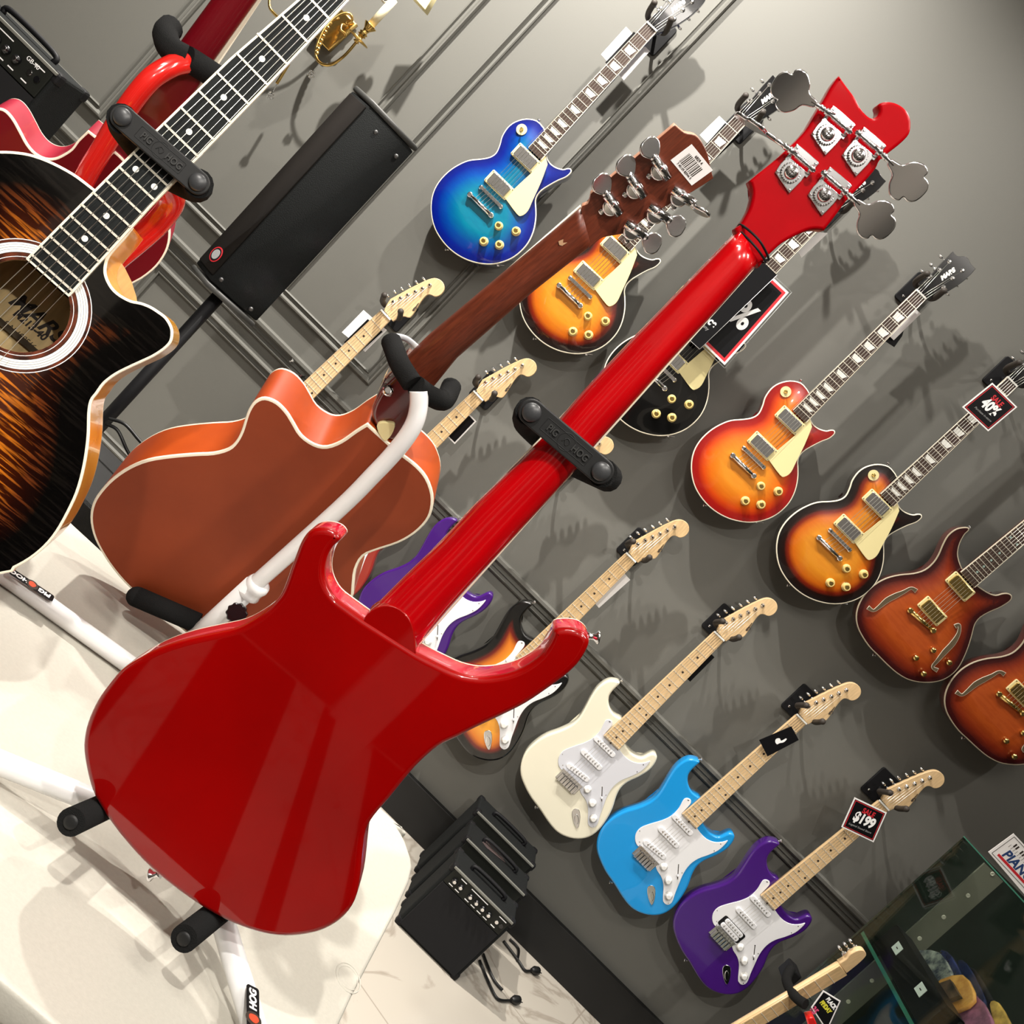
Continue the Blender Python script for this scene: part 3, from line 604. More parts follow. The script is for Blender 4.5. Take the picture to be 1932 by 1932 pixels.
card('price_card', [(1181, 51), (1226, 97), (1177, 152), (1134, 103)], -.075, 'white price card behind the blue burst guitar neck', 'card', PAPERW)
card('price_card', [(1196, 60), (1206, 70), (1152, 128), (1142, 118)], -.08, 'narrow black card in front of the white card behind the blue burst neck', 'card', PAPERB)
card('price_card', [(1357, 219), (1392, 252), (1352, 290), (1320, 255)], -.07, 'white price card behind the neck left of the bass headstock', 'card', PAPERW)
card('price_card', [(1368, 232), (1396, 256), (1350, 300), (1330, 275)], -.08, 'black card between the white price card and the sunburst neck', 'card', PAPERB)
card('price_card', [(1716, 572), (1737, 592), (1686, 642), (1666, 622)], -.07, 'white price card beside the cherry burst guitar neck', 'card', PAPERW)
card('price_card', [(1712, 600), (1702, 634), (1687, 655), (1664, 640)], -.06, 'black card below the white card of the cherry burst guitar', 'card', PAPERB)
card('price_card', [(686, 585), (730, 623), (689, 664), (645, 627)], -.07, 'white price card behind the leftmost lower row neck', 'card', PAPERW)
card('price_card', [(694, 602), (722, 626), (676, 668), (649, 646)], -.08, 'black photo card in front of the leftmost white price card', 'card', PAPERB, layers=[])
card('price_card', [(870, 765), (899, 795), (858, 838), (828, 808)], -.07, 'black card with white rim beside the neck above the bass strap bar', 'card', PAPERW, layers=[(.004, PAPERB)])
card('price_card', [(1168, 1070), (1189, 1094), (1130, 1147), (1108, 1122)], -.07, 'white price card behind the three tone sunburst neck', 'card', PAPERW)
card('price_card', [(1178, 1045), (1190, 1058), (1140, 1110), (1126, 1096)], -.085, 'black card left of the three tone sunburst neck', 'card', PAPERB)
card('price_card', [(1330, 1222), (1348, 1240), (1302, 1286), (1284, 1268)], -.08, 'black card behind the cream white guitar neck', 'card', PAPERB)
card('price_card', [(1546, 438), (1562, 440), (1512, 487), (1502, 470)], -.08, 'white price card beside the neck under the bass headstock', 'card', PAPERW)
r_, P_, z_ = card('hang_tag', [(1493, 1370), (1507, 1396), (1448, 1427), (1432, 1396)], -.135, 'black hang tag with white guitar picture on the sky blue guitar neck', 'tag', PAPERB)
bm = bmesh.new(); flat(bm, smooth([(-.010, -.002), (-.006, -.010), (.003, -.012), (.006, -.004), (.012, .006), (.012, .018), (.008, .018), (.004, .004), (-.004, .006)], 3), z_, .0003); bmesh.ops.transform(bm, matrix=Matrix.Rotation(.3, 4, 'Z'), verts=bm.verts); finish(bm, 'guitar_picture', WHITEP, r_)
r_, P_, z_ = card('sale_sign', [(1385, 455), (1488, 552), (1367, 689), (1268, 592)], -.135, 'large red rimmed percent sale sign in clear sleeve on the black guitar', 'sign', PAPERW, layers=[(.006, REDP), (.014, PAPERB)])
GLASSC = mat('clear_plastic', (.9, .95, .95), .05, trans=1, ior=1.1)
text('percent_mark', '%', .105, WHITEP, r_, (.052, .0, z_), 0, 0, .003, .0005, sx=.8)
text('percent_mark', '70', .105, WHITEP, r_, (-.04, .0, z_), 0, 0, .003, .0005, sx=.6)
text('small_print', 'SALE', .026, REDP, r_, (.0, .066, z_), 0, 0, 0, .0004, sx=.9)
bm = bmesh.new(); Pq = [Vector(p) for p in inset(ccw(P_), -.006)]; 
for i in range(4):
    a, c = Pq[i-1], Pq[i]; tube(bm, [(a.x, a.y, .001), (c.x, c.y, .001)], .0009, 6, sm=1)
finish(bm, 'clear_sleeve', mat('clear_edge', (.7, .72, .7), .1, trans=.6), r_)
r_, P_, z_ = card('price_card', [(1403, 462), (1466, 519), (1320, 659), (1258, 603)], -.155, 'black printed card over the black guitar neck beside the percent sign', 'card', PAPERB, layers=[])
text('printed_name', 'nce', .034, WHITEP, r_, (.022, -.068, z_), 0, .15, .001, .0003, sx=.75); text('printed_line', 'any', .014, GREYP, r_, (.024, -.090, z_), 0, .1, 0, .0003)
bm = bmesh.new(); a = [Vector(p) for p in P_]; tube(bm, [(a[1].x, a[1].y, z_), (a[2].x, a[2].y, z_)], .0006, 5, sm=1); tube(bm, [(a[3].x, a[3].y, z_), (a[2].x, a[2].y, z_)], .0006, 5, sm=1); finish(bm, 'white_rim', WHITEP, r_)
for quad, y, lab, big, line in (([(1872, 722), (1919, 768), (1864, 814), (1815, 768)], -.15, 'square red and black SALE 40% tag hung on the sunburst guitar at right', '40%', 'Purchase in-store'), ([(1612, 1504), (1673, 1533), (1648, 1589), (1587, 1560)], -.15, 'square red and black SALE $199 tag hung on the violet guitar', '$199', 'Legend Sound Store')):
    r_, P_, z_ = card('sale_tag', quad, y, lab, 'tag', PAPERW, layers=[(.004, PAPERB), (.006, REDP), (.008, PAPERB)])
    text('sale_word', 'SALE', .022, REDP, r_, (.002, .024, z_), 0, .05, .0007, .0003, sx=.8); text('price_figure', big, .041, WHITEP, r_, (0, -.001, z_), 0, .1, .0018, .0005, sx=.75)
    text('small_print', line, .0085, GREYP, r_, (0, -.027, z_), .03, .3, 0, .0003)
# ------------------------------------------------------------------ folding table
TZ = .62
TW = mat('table_plastic', (.52, .50, .44), .35, noise=.05, nscale=200, bump=.1, bscale=400)
tx1, ty0, ty1 = .285, -2.30, -1.50
def t_pt(u, v): q = onz(u, v, TZ); return (q.x, q.y)
A_, B_ = Vector(t_pt(142, 992)), Vector(t_pt(720, 1524)); dr = (B_-A_).normalized(); nn = Vector((dr.y, -dr.x)); Cc = Vector(t_pt(760, 1561)); Dd = Vector(t_pt(773, 1665)); Ee = Vector(t_pt(640, 1932)); nd = Vector(t_pt(55, 1888))
far_l = A_-dr*1.0; wd = (nd-A_).dot(nn); e2 = (Ee-Dd).normalized(); crn = Dd+e2*(((A_+nn*wd)-Dd).dot(nn)/e2.dot(nn))
tb = [tuple(far_l), tuple(far_l), tuple(A_), tuple(B_), tuple(Vector(t_pt(750, 1560))), tuple(Vector(t_pt(772, 1605))), tuple(Dd), tuple(Dd+(crn-Dd)*.5), tuple(Dd+(crn-Dd)*.88), tuple(crn+(A_+nn*wd-crn).normalized()*.05), tuple(far_l+nn*wd), tuple(far_l+nn*wd)]
rT = root('folding_table', Vector((0, -1.9, 0)), 'white moulded plastic folding table under the guitar stands', 'table')
bm = slab([(x, y+1.9) for x, y in smooth(tb, 3)], TZ-.035, TZ, .006, .006); finish(bm, 'table_top', [TW]*4, rT)
q = onz(657, 1845, TZ); bm = bmesh.new(); tube(bm, [(q.x+.019*math.cos(t)*1, q.y+1.9+.024*math.sin(t), TZ) for t in [i*2*math.pi/24 for i in range(24)]], .0008, 5, sm=1, closed=True); tube(bm, [(q.x+.015*math.cos(t)*1, q.y+1.9+.019*math.sin(t), TZ) for t in [i*2*math.pi/24 for i in range(24)]], .0005, 5, sm=1, closed=True); finish(bm, 'moulded_seal', TW, rT)
for x, y in ((.12, -.28), (.12, .28), (-1.0, -.28), (-1.0, .28)):
    bm = bmesh.new(); tube(bm, [(x, y, TZ-.03), (x, y, .0)], .014, 12, sm=1); finish(bm, 'leg', mat('grey_steel', (.3, .3, .3), .4, .6), rT)
# ------------------------------------------------------------------ red bass seen from behind
BD = .97
def nrm(u, v): return ray(u, v).normalized()
BP = Pl(at(450, 1450, BD), nrm(1000, 650), (450, 1450), (1500, 370)); b5 = lambda *p: BP.ps(p)
REDL = mat('translucent_red_lacquer', (.27, .0, .0), .3, coat=1, col2=(.21, 0, .0), nscale=5, spec=.1); REDN = mat('translucent_red_neck', (.46, .0, .002), .22, coat=1, col2=(.38, .0, .002), nscale=10, stretch=(7, 1, 1)); REDS = mat('red_side', (.5, .0, .02), .18, coat=1)
rB = root('bass_guitar', BP.m, 'translucent red four-string bass guitar standing with its back to the viewer', 'bass guitar')
body = smooth(b5((784, 1232), (784, 1232), (804, 1243), (832, 1257), (866, 1272), (900, 1279), (935, 1277), (969, 1269), (997, 1255), (1020, 1237), (1034, 1218), (1041, 1203), (1047, 1189), (1071, 1186), (1091, 1189), (1105, 1198), (1112, 1212), (1105, 1232), (1088, 1257), (1063, 1280), (1031, 1303), (992, 1329), (949, 1351), (900, 1374), (861, 1394), (826, 1411), (792, 1440), (764, 1471), (735, 1507), (704, 1543), (689, 1570), (683, 1607), (679, 1649), (673, 1686), (663, 1713), (642, 1738), (613, 1756), (580, 1766), (538, 1770), (497, 1765), (455, 1752), (418, 1736), (381, 1715), (344, 1690), (306, 1661), (269, 1628), (232, 1587), (199, 1543), (176, 1504), (164, 1470), (155, 1420), (157, 1386), (166, 1355), (181, 1324), (199, 1298), (225, 1267), (252, 1248), (286, 1230), (321, 1216), (356, 1206), (402, 1196), (445, 1186), (480, 1168), (507, 1147), (527, 1124), (538, 1100), (546, 1077), (556, 1050), (567, 1023), (581, 1004), (597, 997), (616, 997), (634, 1004), (642, 1018), (628, 1032), (617, 1052), (612, 1080), (617, 1105), (631, 1128), (655, 1147), (687, 1170), (687, 1170)), 3)
bm = slab(body, -.040, 0, .006, .002, steps=4, bb=.003); finish(bm, 'body', [REDL, REDS, REDL, BIND], rB)
# heel block flush with the back, then the rounded neck
bm = slab(smooth(b5((684, 1176), (684, 1176), (692, 1160), (715, 1146), (740, 1145), (765, 1160), (780, 1190), (784, 1238), (784, 1238)), 3), -.036, -.002, .001, .002); finish(bm, 'neck_heel', REDL, rB)
NL = b5((690, 1166), (764, 1092), (826, 1033), (886, 967), (1035, 820), (1100, 743), (1203, 634), (1315, 518), (1400, 430)); NR = b5((784, 1232), (849, 1155), (906, 1092), (963, 1030), (1090, 892), (1123, 848), (1203, 759), (1281, 671), (1359, 588), (1436, 500))
def neck_strip(bm, L, R, z0, zr, n=30, k=12, mi=0, flare=0):
    """half-round bar between two traced edges; z0 edge height, zr crown height"""
    def samp(P, t):
        D = [0]
        for i in range(1, len(P)): D.append(D[-1]+(Vector(P[i])-Vector(P[i-1])).length)
        s = t*D[-1]
        for i in range(1, len(P)):
            if s <= D[i]+1e-9: u = (s-D[i-1])/max(1e-9, D[i]-D[i-1]); return Vector(P[i-1]).lerp(Vector(P[i]), u)
        return Vector(P[-1])
    rows = []
    for i in range(n+1):
        a, c = samp(L, i/n), samp(R, i/n); row = []
        cz = zr if not callable(zr) else zr(i/n)
        for j in range(k+1):
            th = math.pi*j/k; q = a.lerp(c, (1-math.cos(th))/2); row.append(bm.verts.new((q.x, q.y, z0+(cz-z0)*math.sin(th)**.8)))
        row.append(bm.verts.new((c.x, c.y, z0-.004))); row.append(bm.verts.new((a.x, a.y, z0-.004))); rows.append(row)
    for i in range(n):
        for j in range(len(rows[0])):
            f = bm.faces.new((rows[i][j-1], rows[i+1][j-1], rows[i+1][j], rows[i][j])); f.smooth = j not in (0, len(rows[0])-1, len(rows[0])-2); f.material_index = mi
    bm.faces.new(rows[0]); bm.faces.new(rows[-1][::-1]); bmesh.ops.recalc_face_normals(bm, faces=bm.faces)
bm = bmesh.new(); neck_strip(bm, NL, NR, -.026, lambda t: -.004+.0*t); finish(bm, 'neck', REDN, rB)
bm = bmesh.new(); fbL = [(Vector(a)+Vector((.0028, 0))) for a in (NL[0], NL[-1])]; fbR = [(Vector(a)+Vector((.0012, 0))) for a in (NR[0], NR[-1])]
slab([tuple(fbL[0]), tuple(fbR[0]), tuple(fbR[1]), tuple(fbL[1])], -.040, -.0285, .0005, .0005, bm=bm, m=[0]*4, steps=1); finish(bm, 'fretboard', [BIND], rB)
head = smooth(b5((1395, 436), (1404, 420), (1412, 406), (1421, 388), (1426, 367), (1426, 352), (1421, 336), (1421, 336), (1441, 319), (1477, 290), (1524, 245), (1549, 206), (1566, 177), (1580, 152), (1594, 133), (1594, 133), (1609, 154), (1624, 174), (1634, 193), (1646, 208), (1657, 215), (1667, 211), (1671, 201), (1669, 191), (1675, 185), (1690, 183), (1706, 187), (1721, 197), (1730, 212), (1732, 228), (1729, 245), (1715, 261), (1694, 278), (1673, 295), (1665, 311), (1648, 332), (1628, 353), (1607, 375), (1586, 404), (1565, 431), (1565, 431), (1545, 429), (1528, 433), (1504, 444), (1483, 456), (1466, 471), (1454, 483), (1440, 502), (1440, 502)), 3)
bm = slab(head, -.032, -.015, .003, .001); hB = finish(bm, 'headstock', mat('translucent_red_head', (.34, .0, .003), .4, coat=.3, col2=(.26, 0, .002), nscale=9, spec=.05), rB)
bm = bmesh.new(); a, c = BP.p3(1402, 424, -.012), BP.p3(1452, 486, -.012); m_ = (a+c)/2; m_.z = .0
tube(bm, [(a.x-.001, a.y, -.03), (a.x, a.y, -.016), (m_.x, m_.y, -.002), (c.x, c.y, -.016), (c.x+.001, c.y, -.03)], .0011, 6); tube(bm, [(a.x+.003, a.y-.004, -.03), (a.x+.003, a.y-.005, -.016), (m_.x+.002, m_.y-.006, -.002), (c.x, c.y-.004, -.016), (c.x, c.y-.004, -.03)], .0011, 6); finish(bm, 'string_tie', BLACKM, rB)
def bass_tuner(gear, flip, btn, thin=False):
    g = BP.p3(*gear, -.014); A = Vector((BP.p(gear[0]+75.5, gear[1]+65.5)[0]-BP.p(*gear)[0], BP.p(gear[0]+75.5, gear[1]+65.5)[1]-BP.p(*gear)[1])).normalized(); Bv = Vector((-A.y, A.x))
    if (Vector(BP.p(gear[0]+30, gear[1]-30))-Vector(BP.p(*gear))).dot(Bv) < 0: Bv = -Bv
    u = BD*.975/F/4.83   # metres per crop pixel
    P = lambda a, b_: (g.x+(A.x*a+Bv.x*b_)*u, g.y+(A.y*a+Bv.y*b_)*u)
    s = -1 if flip else 1
    r = bmesh.new(); z = -.0152
    slab(smooth([P(-105, 95), P(-105, 95), P(-115, 5), P(-105, -75), P(-105, -75), P(105, -130), P(105, -130), P(118, 10), P(110, 95), P(110, 95)], 2), z, z+.0018, .0006, .0002, bm=r, m=[0]*4)
    slab(smooth([P(-112, 150), P(-112, 150), P(-112, 200), P(-95, 220), P(120, 220), P(138, 200), P(138, 150), P(138, 150)], 2), z, z+.0018, .0006, .0002, bm=r, m=[0]*4)
    slab([P(-112, 60), P(-80, 60), P(-80, 170), P(-112, 170)], z, z+.0018, .0004, .0002, bm=r, m=[0]*4, steps=1); slab([P(105, 60), P(137, 60), P(137, 170), P(105, 170)], z, z+.0018, .0004, .0002, bm=r, m=[0]*4, steps=1)
    for a, b_ in ((-90, -60), (85, -110), (-92, 190), (118, 190)): lathe(r, (*P(a, b_), z+.0018), (0, 0, 1), [(13*u, 0), (11*u, .0008), (5*u, .0010)], 12)
    o = finish(r, 'tuner_plate', CHROME, rB)
    bm = bmesh.new(); gp = []
    for i in range(48): rr = (88 if (i//1) % 2 else 76)*u; gp.append((g.x+rr*math.cos(i*math.pi/24), g.y+rr*math.sin(i*math.pi/24)))
    slab(gp, z+.0018, z+.005, .0003, .0001, bm=bm, m=[0]*4, steps=1, nosm=True); lathe(bm, (g.x, g.y, z+.005), (0, 0, 1), [(60*u, 0), (58*u, .0015), (45*u, .003), (20*u, .0036)], 24); box(bm, (g.x, g.y, z+.0088), (40*u, 8*u, .0008), mi=1); box(bm, (g.x, g.y, z+.0088), (8*u, 40*u, .0008), mi=1); finish(bm, 'gear', [CHROME, DOT], o)
    zc = z+.006; wa = P(-s*140, 128); wb = P(s*150, 128); bm = bmesh.new()
    tube(bm, [(*P(-150, 128), zc), (*P(150, 128), zc)], 17*u, 12, sm=1)
    for k_ in range(9): lathe(bm, (*P(-60+k_*14, 128), zc), (A.x, A.y, 0), [(26*u, 0), (26*u, 6*u)], 14)
    for a0 in (-140, 95): lathe(bm, (*P(a0, 128), zc), (A.x, A.y, 0), [(30*u, 0), (34*u, 8*u), (34*u, 30*u), (28*u, 42*u)], 14)
    finish(bm, 'worm_gear', CHROME, o)
    b3 = BP.p3(*btn, -.010); st = Vector((*P(s*150, 128), zc)); d = (Vector((b3.x, b3.y, zc))-st); L = d.length; d.normalize(); n2 = Vector((-d.y, d.x, 0))
    bm = bmesh.new(); tube(bm, [st-d*.01, st+d*(L-.016)], 19*u, 12, sm=1); lathe(bm, st, d, [(24*u, 0), (28*u, .001), (28*u, .004), (20*u, .005)], 14)
    if thin: 
        for q in bm.verts: pass
    sh = finish(bm, 'tuner_shaft', CHROME, o)
    hp2 = [(-.022, .003), (-.012, .006), (-.008, .013), (-.001, .0190), (.006, .0195), (.0105, .0165), (.0108, .0125), (.0165, .0122), (.0215, .0075), (.0228, 0)]
    prof = hp2+[(x, -y) for x, y in hp2[:-1][::-1]]
    k_ = .92
    bm = bmesh.new(); slab(smooth([(x*k_, y*k_) for x, y in prof], 3), -.0018, .0018, .0012, .0012, bm=bm, m=[0]*4)
    ang = math.radians(82) if thin else math.radians(-14 if flip else 12)
    M = Matrix.Translation(Vector((b3.x, b3.y, zc))) @ Matrix((d, n2, Vector((0, 0, 1)))).transposed().to_4x4() @ Matrix.Rotation(ang, 4, 'X'); bmesh.ops.transform(bm, matrix=M, verts=bm.verts); finish(bm, 'tuner_button', CHROME, o)
hcr = lambda x, y: (1400+x/4.83, 100+y/4.83)
bass_tuner(hcr(438, 1095), True, hcr(120, 672), True); bass_tuner(hcr(768, 748), True, hcr(478, 365)); bass_tuner(hcr(1048, 940), False, hcr(1488, 1150)); bass_tuner(hcr(737, 1300), False, hcr(1190, 1500))
for (u, v, d) in ((1108, 1200, (.8, .6, 0)), (303, 1650, (-.7, -.7, 0))):
    bm = strap_pin_mk(); bmesh.ops.transform(bm, matrix=Vector(d).to_track_quat('Z', 'Y').to_matrix().to_4x4() @ Matrix.Scale(1.1, 4), verts=bm.verts); finish(bm, 'strap_button', CHROME, rB, BP.p3(u, v, -.02))
# ------------------------------------------------------------------ stands
def retaining_bar(P, a, b, z, parent, name='retaining_strap', w=.0118):
    A, Bq = P.p3(*a, z), P.p3(*b, z); d = (Bq-A); L = d.length; d.normalize(); n = Vector((-d.y, d.x, 0)); m_ = (A+Bq)/2
    M = Matrix.Translation(m_) @ Matrix((d, n, Vector((0, 0, 1)))).transposed().to_4x4()
    bm = bmesh.new(); slab(rrect(0, 0, L+2*w, 2*w, w*.98, 6), -.006, 0, .0012, .0012, bm=bm, m=[0]*4); bmesh.ops.transform(bm, matrix=M, verts=bm.verts); o = finish(bm, name, RUBBER, parent)
    for s in (-1, 1):
        bm = bmesh.new(); lathe(bm, (s*L/2, 0, 0), (0, 0, 1), [(.0088, 0), (.0088, .002), (.0072, .004), (.004, .0052), (.001, .0056)], 24); bmesh.ops.transform(bm, matrix=M, verts=bm.verts); finish(bm, 'strap_button', mat('dull_black_cap', (.035, .036, .038), .38), o)
    for s, t in ((-1, 'PIG'), (1, 'HOG')):
        text('embossed_letters', t, .0092, mat('lighter_rubber', (.035, .035, .034), .35), o, (s*.0158, -.0002, .0006), 0, 0, .0002, .0007, sx=.85, basis=M)  # letters in a lighter rubber tone so they stand out
    bm = bmesh.new()
    for poly in (rrect(0, 0, .052, .0125, .001), circ(0, 0, .0082, 20)):
        tube(bm, [(x, y, .0001) for x, y in poly], .0003, 5, sm=1, closed=True)
    tube(bm, [(-.004, -.002, .0002), (-.001, .003, .0002), (.003, .001, .0002), (.001, -.003, .0002), (-.003, .002, .0002)], .0004, 5); bmesh.ops.transform(bm, matrix=M, verts=bm.verts); finish(bm, 'embossed_emblem', RUBBER, o)
    return o
def W(P, u, v, z): return P.w(u, v, z)
def stand(name, label, hub, group=None): return root(name, Vector(hub), label, 'guitar stand', group)
def tub(parent, pts, r, m, name, sm=6, n=14):
    o = parent.location; bm = bmesh.new(); tube(bm, [Vector(p)-o for p in pts], r, n, sm=sm); return finish(bm, name, m, parent)
hub1 = W(BP, 395, 1570, -.10)
s1 = stand('guitar_stand', 'white tripod guitar stand with black rubber strap holding the red bass', hub1)
s1i = s1.matrix_world.inverted()
bar = retaining_bar(BP, (1003, 778), (1134, 889), .006, s1); 
for o in [bar]+list(bar.children): o.data.transform(s1i @ BP.m)
tub(s1, [W(BP, 1052, 852, -.088), W(BP, 1040, 868, -.09), W(BP, 780, 1140, -.095), hub1], .0105, WTUBE, 'pole')
for u0, v0, u1, v1 in ((1000, 776, 1048, 846), (1137, 892, 1072, 868)):
    tub(s1, [W(BP, u0, v0, -.002), W(BP, u0+(-3 if u0 < 1050 else 6), v0+(22 if u0 < 1050 else 8), -.04), W(BP, u1, v1, -.075)], .0135, FOAM, 'foam_yoke_arm')
tub(s1, [W(BP, 1048, 846, -.075), W(BP, 1072, 868, -.075)], .0135, FOAM, 'foam_yoke_arm', 1)
for (u0, v0), (u1, v1) in (((134, 1551), (235, 1505)), ((347, 1771), (450, 1690))):
    a = W(BP, u0, v0, .035); b_ = W(BP, u1, v1, -.085); tub(s1, [a, b_], .0135, FOAM, 'foam_cradle_arm', 1, 20)
    bm = bmesh.new(); d = (a-b_).normalized(); lathe(bm, a-s1.location, d, [(.0072, 0), (.0070, .0012), (.004, .002), (.001, .0022)], 20); finish(bm, 'end_cap', RUBBER, s1)
    tub(s1, [b_, W(BP, (u1+395)/2, (v1+1570)/2, -.1), hub1], .008, WTUBE, 'cradle_tube')
def leg(parent, hub, foot, r=.0125, sticker=None):
    pts = [hub, hub.lerp(foot, .08)+Vector((0, 0, .004)), hub.lerp(foot, .3)+Vector((0, 0, -.01)), foot]
    return tub(parent, pts, r, WTUBE, 'leg')
foot = lambda u, v: onz(u, v, TZ+.013)
leg(s1, hub1, foot(-60, 1415)); leg(s1, hub1, foot(496, 1990)); leg(s1, hub1, foot(600, 1500))
def sticker(parent, quad, z, s, c=None):
    W4 = [onz(*q, z) for q in quad]; o = sum(W4, Vector())/4; ax = (W4[1]-W4[0]).normalized(); ay0 = W4[0]-W4[3]; az = ax.cross(ay0.normalized()).normalized(); ay = az.cross(ax)
    M = Matrix.Translation(o-parent.location) @ Matrix((ax, ay, az)).transposed().to_4x4(); L = (W4[1]-W4[0]).length; h = (W4[0]-W4[3]).length
    bm = bmesh.new(); slab(rrect(0, 0, L, h, h*.2), 0, .0008, .0002, .0001, bm=bm, m=[0]*4, steps=1); bmesh.ops.transform(bm, matrix=M, verts=bm.verts); k_ = finish(bm, 'sticker', PAPERB, parent)
    for q, t in ((-.29, 'PIG'), (.29, 'HOG')): text('sticker_letters', t, h*.75, WHITEP, k_, (q*L, 0, .0009), 0, .1, .0005, .0002, basis=M, sx=.95)
    bm = bmesh.new(); flat(bm, circ(0, 0, h*.52, 20, h*.62), .0009, .0003, 0); flat(bm, smooth([(-.3*h, -.1*h), (-.1*h, .35*h), (.25*h, .3*h), (.3*h, -.2*h), (0, -.4*h)], 3), .0012, .0003, 1); bmesh.ops.transform(bm, matrix=M, verts=bm.verts); finish(bm, 'sticker_emblem', [DOT, mat('orange_red_print', (.6, .06, .02), .5)], k_)
sticker(s1, [(470, 1992), (469, 1862), (478, 1860), (492, 1990)], TZ+.042, 'x')
# brown acoustic and its stand
AP = Pl(at(430, 1000, 1.42), nrm(1060, -190), (430, 1000), (728, 742)); a6 = lambda *p: AP.ps(p)
MAT_BACK = mat('satin_brown_back', (.27, .048, .014), .55, col2=(.22, .038, .011), nscale=6, spec=.3); ORSIDE = mat('orange_brown_side', (.40, .058, .005), .42, coat=.12, col2=(.30, .036, .003), nscale=8, spec=.3); BRN = mat('satin_brown_neck', (.15, .03, .012), .42, noise=.35, nscale=45, stretch=(10, 1, 1), coat=.15)
def mirror_pts(P0, t, s): return (P0[0]-.755*t+.655*s, P0[1]+.655*t+.755*s)
h0 = (715, 830)
ac = [(693, 799), (693, 799), (670, 813), (643, 832), (616, 842), (593, 838), (569, 821), (554, 797), (542, 778), (523, 759), (499, 750), (480, 757), (468, 774), (461, 794), (455, 813), (445, 832), (430, 846), (402, 854), (367, 856), (321, 860), (278, 867), (243, 881), (212, 902), (189, 926), (175, 949), (170, 976), (175, 1007), (189, 1038), (212, 1073), (243, 1108)] + [mirror_pts(h0, t, s) for t, s in ((530, -55), (515, 30), (505, 99), (495, 170), (500, 235), (455, 268), (400, 270), (340, 245), (290, 215), (252, 188))] + [(665, 1128), (668, 1105), (672, 1075), (686, 1050), (713, 1038), (752, 1025), (783, 1007), (806, 984), (816, 961), (817, 933), (806, 902), (787, 879), (763, 860), (738, 840), (738, 840)]
rA = root('acoustic_guitar', AP.m, 'brown cutaway acoustic guitar seen from behind on a white stand', 'guitar')
bm = slab(smooth(a6(*ac), 3), -.098, 0, .0015, .0015, bf=.002, bb=.004, bw=.0022); finish(bm, 'body', [MAT_BACK, ORSIDE, MAT_BACK, BIND], rA)
bm = slab(smooth(a6((716, 742), (716, 742), (758, 702), (758, 702), (806, 748), (806, 748), (786, 785), (760, 822), (735, 838), (705, 805), (700, 775)), 3), -.085, -.006, .006, .002); finish(bm, 'neck_heel', mat('gloss_dark_heel', (.11, .01, .008), .15, coat=1), rA)
bm = slab(smooth(a6((712, 800), (726, 797), (742, 799), (744, 808), (736, 824), (725, 831), (714, 815)), 3), -.006, .001, .0005, .0005); finish(bm, 'heel_cap', CREAM, rA)
NLa = a6((716, 742), (800, 659), (955, 530), (1098, 411)); NRa = a6((776, 800), (857, 700), (1002, 574), (1118, 483))
bm = bmesh.new(); neck_strip(bm, NLa, NRa, -.046, -.028); finish(bm, 'neck', BRN, rA)
bm = slab([(NLa[0][0]-.001, NLa[0][1]), (NLa[-1][0]-.0015, NLa[-1][1]), (NRa[-1][0]-.010, NRa[-1][1]), (NRa[0][0]-.013, NRa[0][1])], -.056, -.049, .0005, .0005, m=[0]*4, steps=1); finish(bm, 'fretboard', [BIND], rA)
hd = smooth(a6((1097, 412), (1111, 399), (1116, 380), (1116, 380), (1138, 362), (1195, 316), (1247, 274), (1279, 247), (1279, 247), (1297, 262), (1318, 267), (1332, 282), (1342, 303), (1347, 325), (1353, 350), (1353, 350), (1309, 378), (1257, 406), (1216, 430), (1190, 453), (1154, 461), (1135, 466), (1112, 486), (1112, 486)), 3)
bm = slab(hd, -.050, -.034, .001, .001, m=[0, 1, 0, 1]); hA = finish(bm, 'headstock', [BRN, mat('raw_end_grain', (.62, .26, .14), .4, coat=.3)], rA)
z = -.034; scq = [AP.p(*q, z) for q in ((1305, 272), (1345, 321), (1305, 350), (1265, 302))]; bm = bmesh.new(); slab(scq, z, z+.0005, .0001, .0001, bm=bm, m=[0]*4, steps=1)
sc_ = [Vector(q) for q in scq]; ux = (sc_[2]-sc_[3]).normalized(); 
ua, ub = (sc_[3]-sc_[0]), (sc_[1]-sc_[0])
kk_ = .18
random.seed(3)
while kk_ < .82:
    w_ = random.choice((.012, .02, .03)); p0 = sc_[0]+ub*kk_+ua*.28; p1 = sc_[0]+ub*kk_+ua*.78; flat(bm, bar2(p0, p1, ub.length*w_), z+.0005, .0002, 1); kk_ += w_+random.choice((.022, .034))
stk = finish(bm, 'barcode_sticker', [PAPERW, DOT], hA)
text('barcode_digits', '6829 4', .0045, DOT, stk, (*(sc_[0]+ub*.5+ua*.17), z+.0006), math.atan2(ub.y, ub.x)); text('barcode_digits', '7 40159 82946 0', .0036, DOT, stk, (*(sc_[0]+ub*.5+ua*.86), z+.0006), math.atan2(ub.y, ub.x))
hc = lambda x, y: (1050+x/3.864, y/3.864)
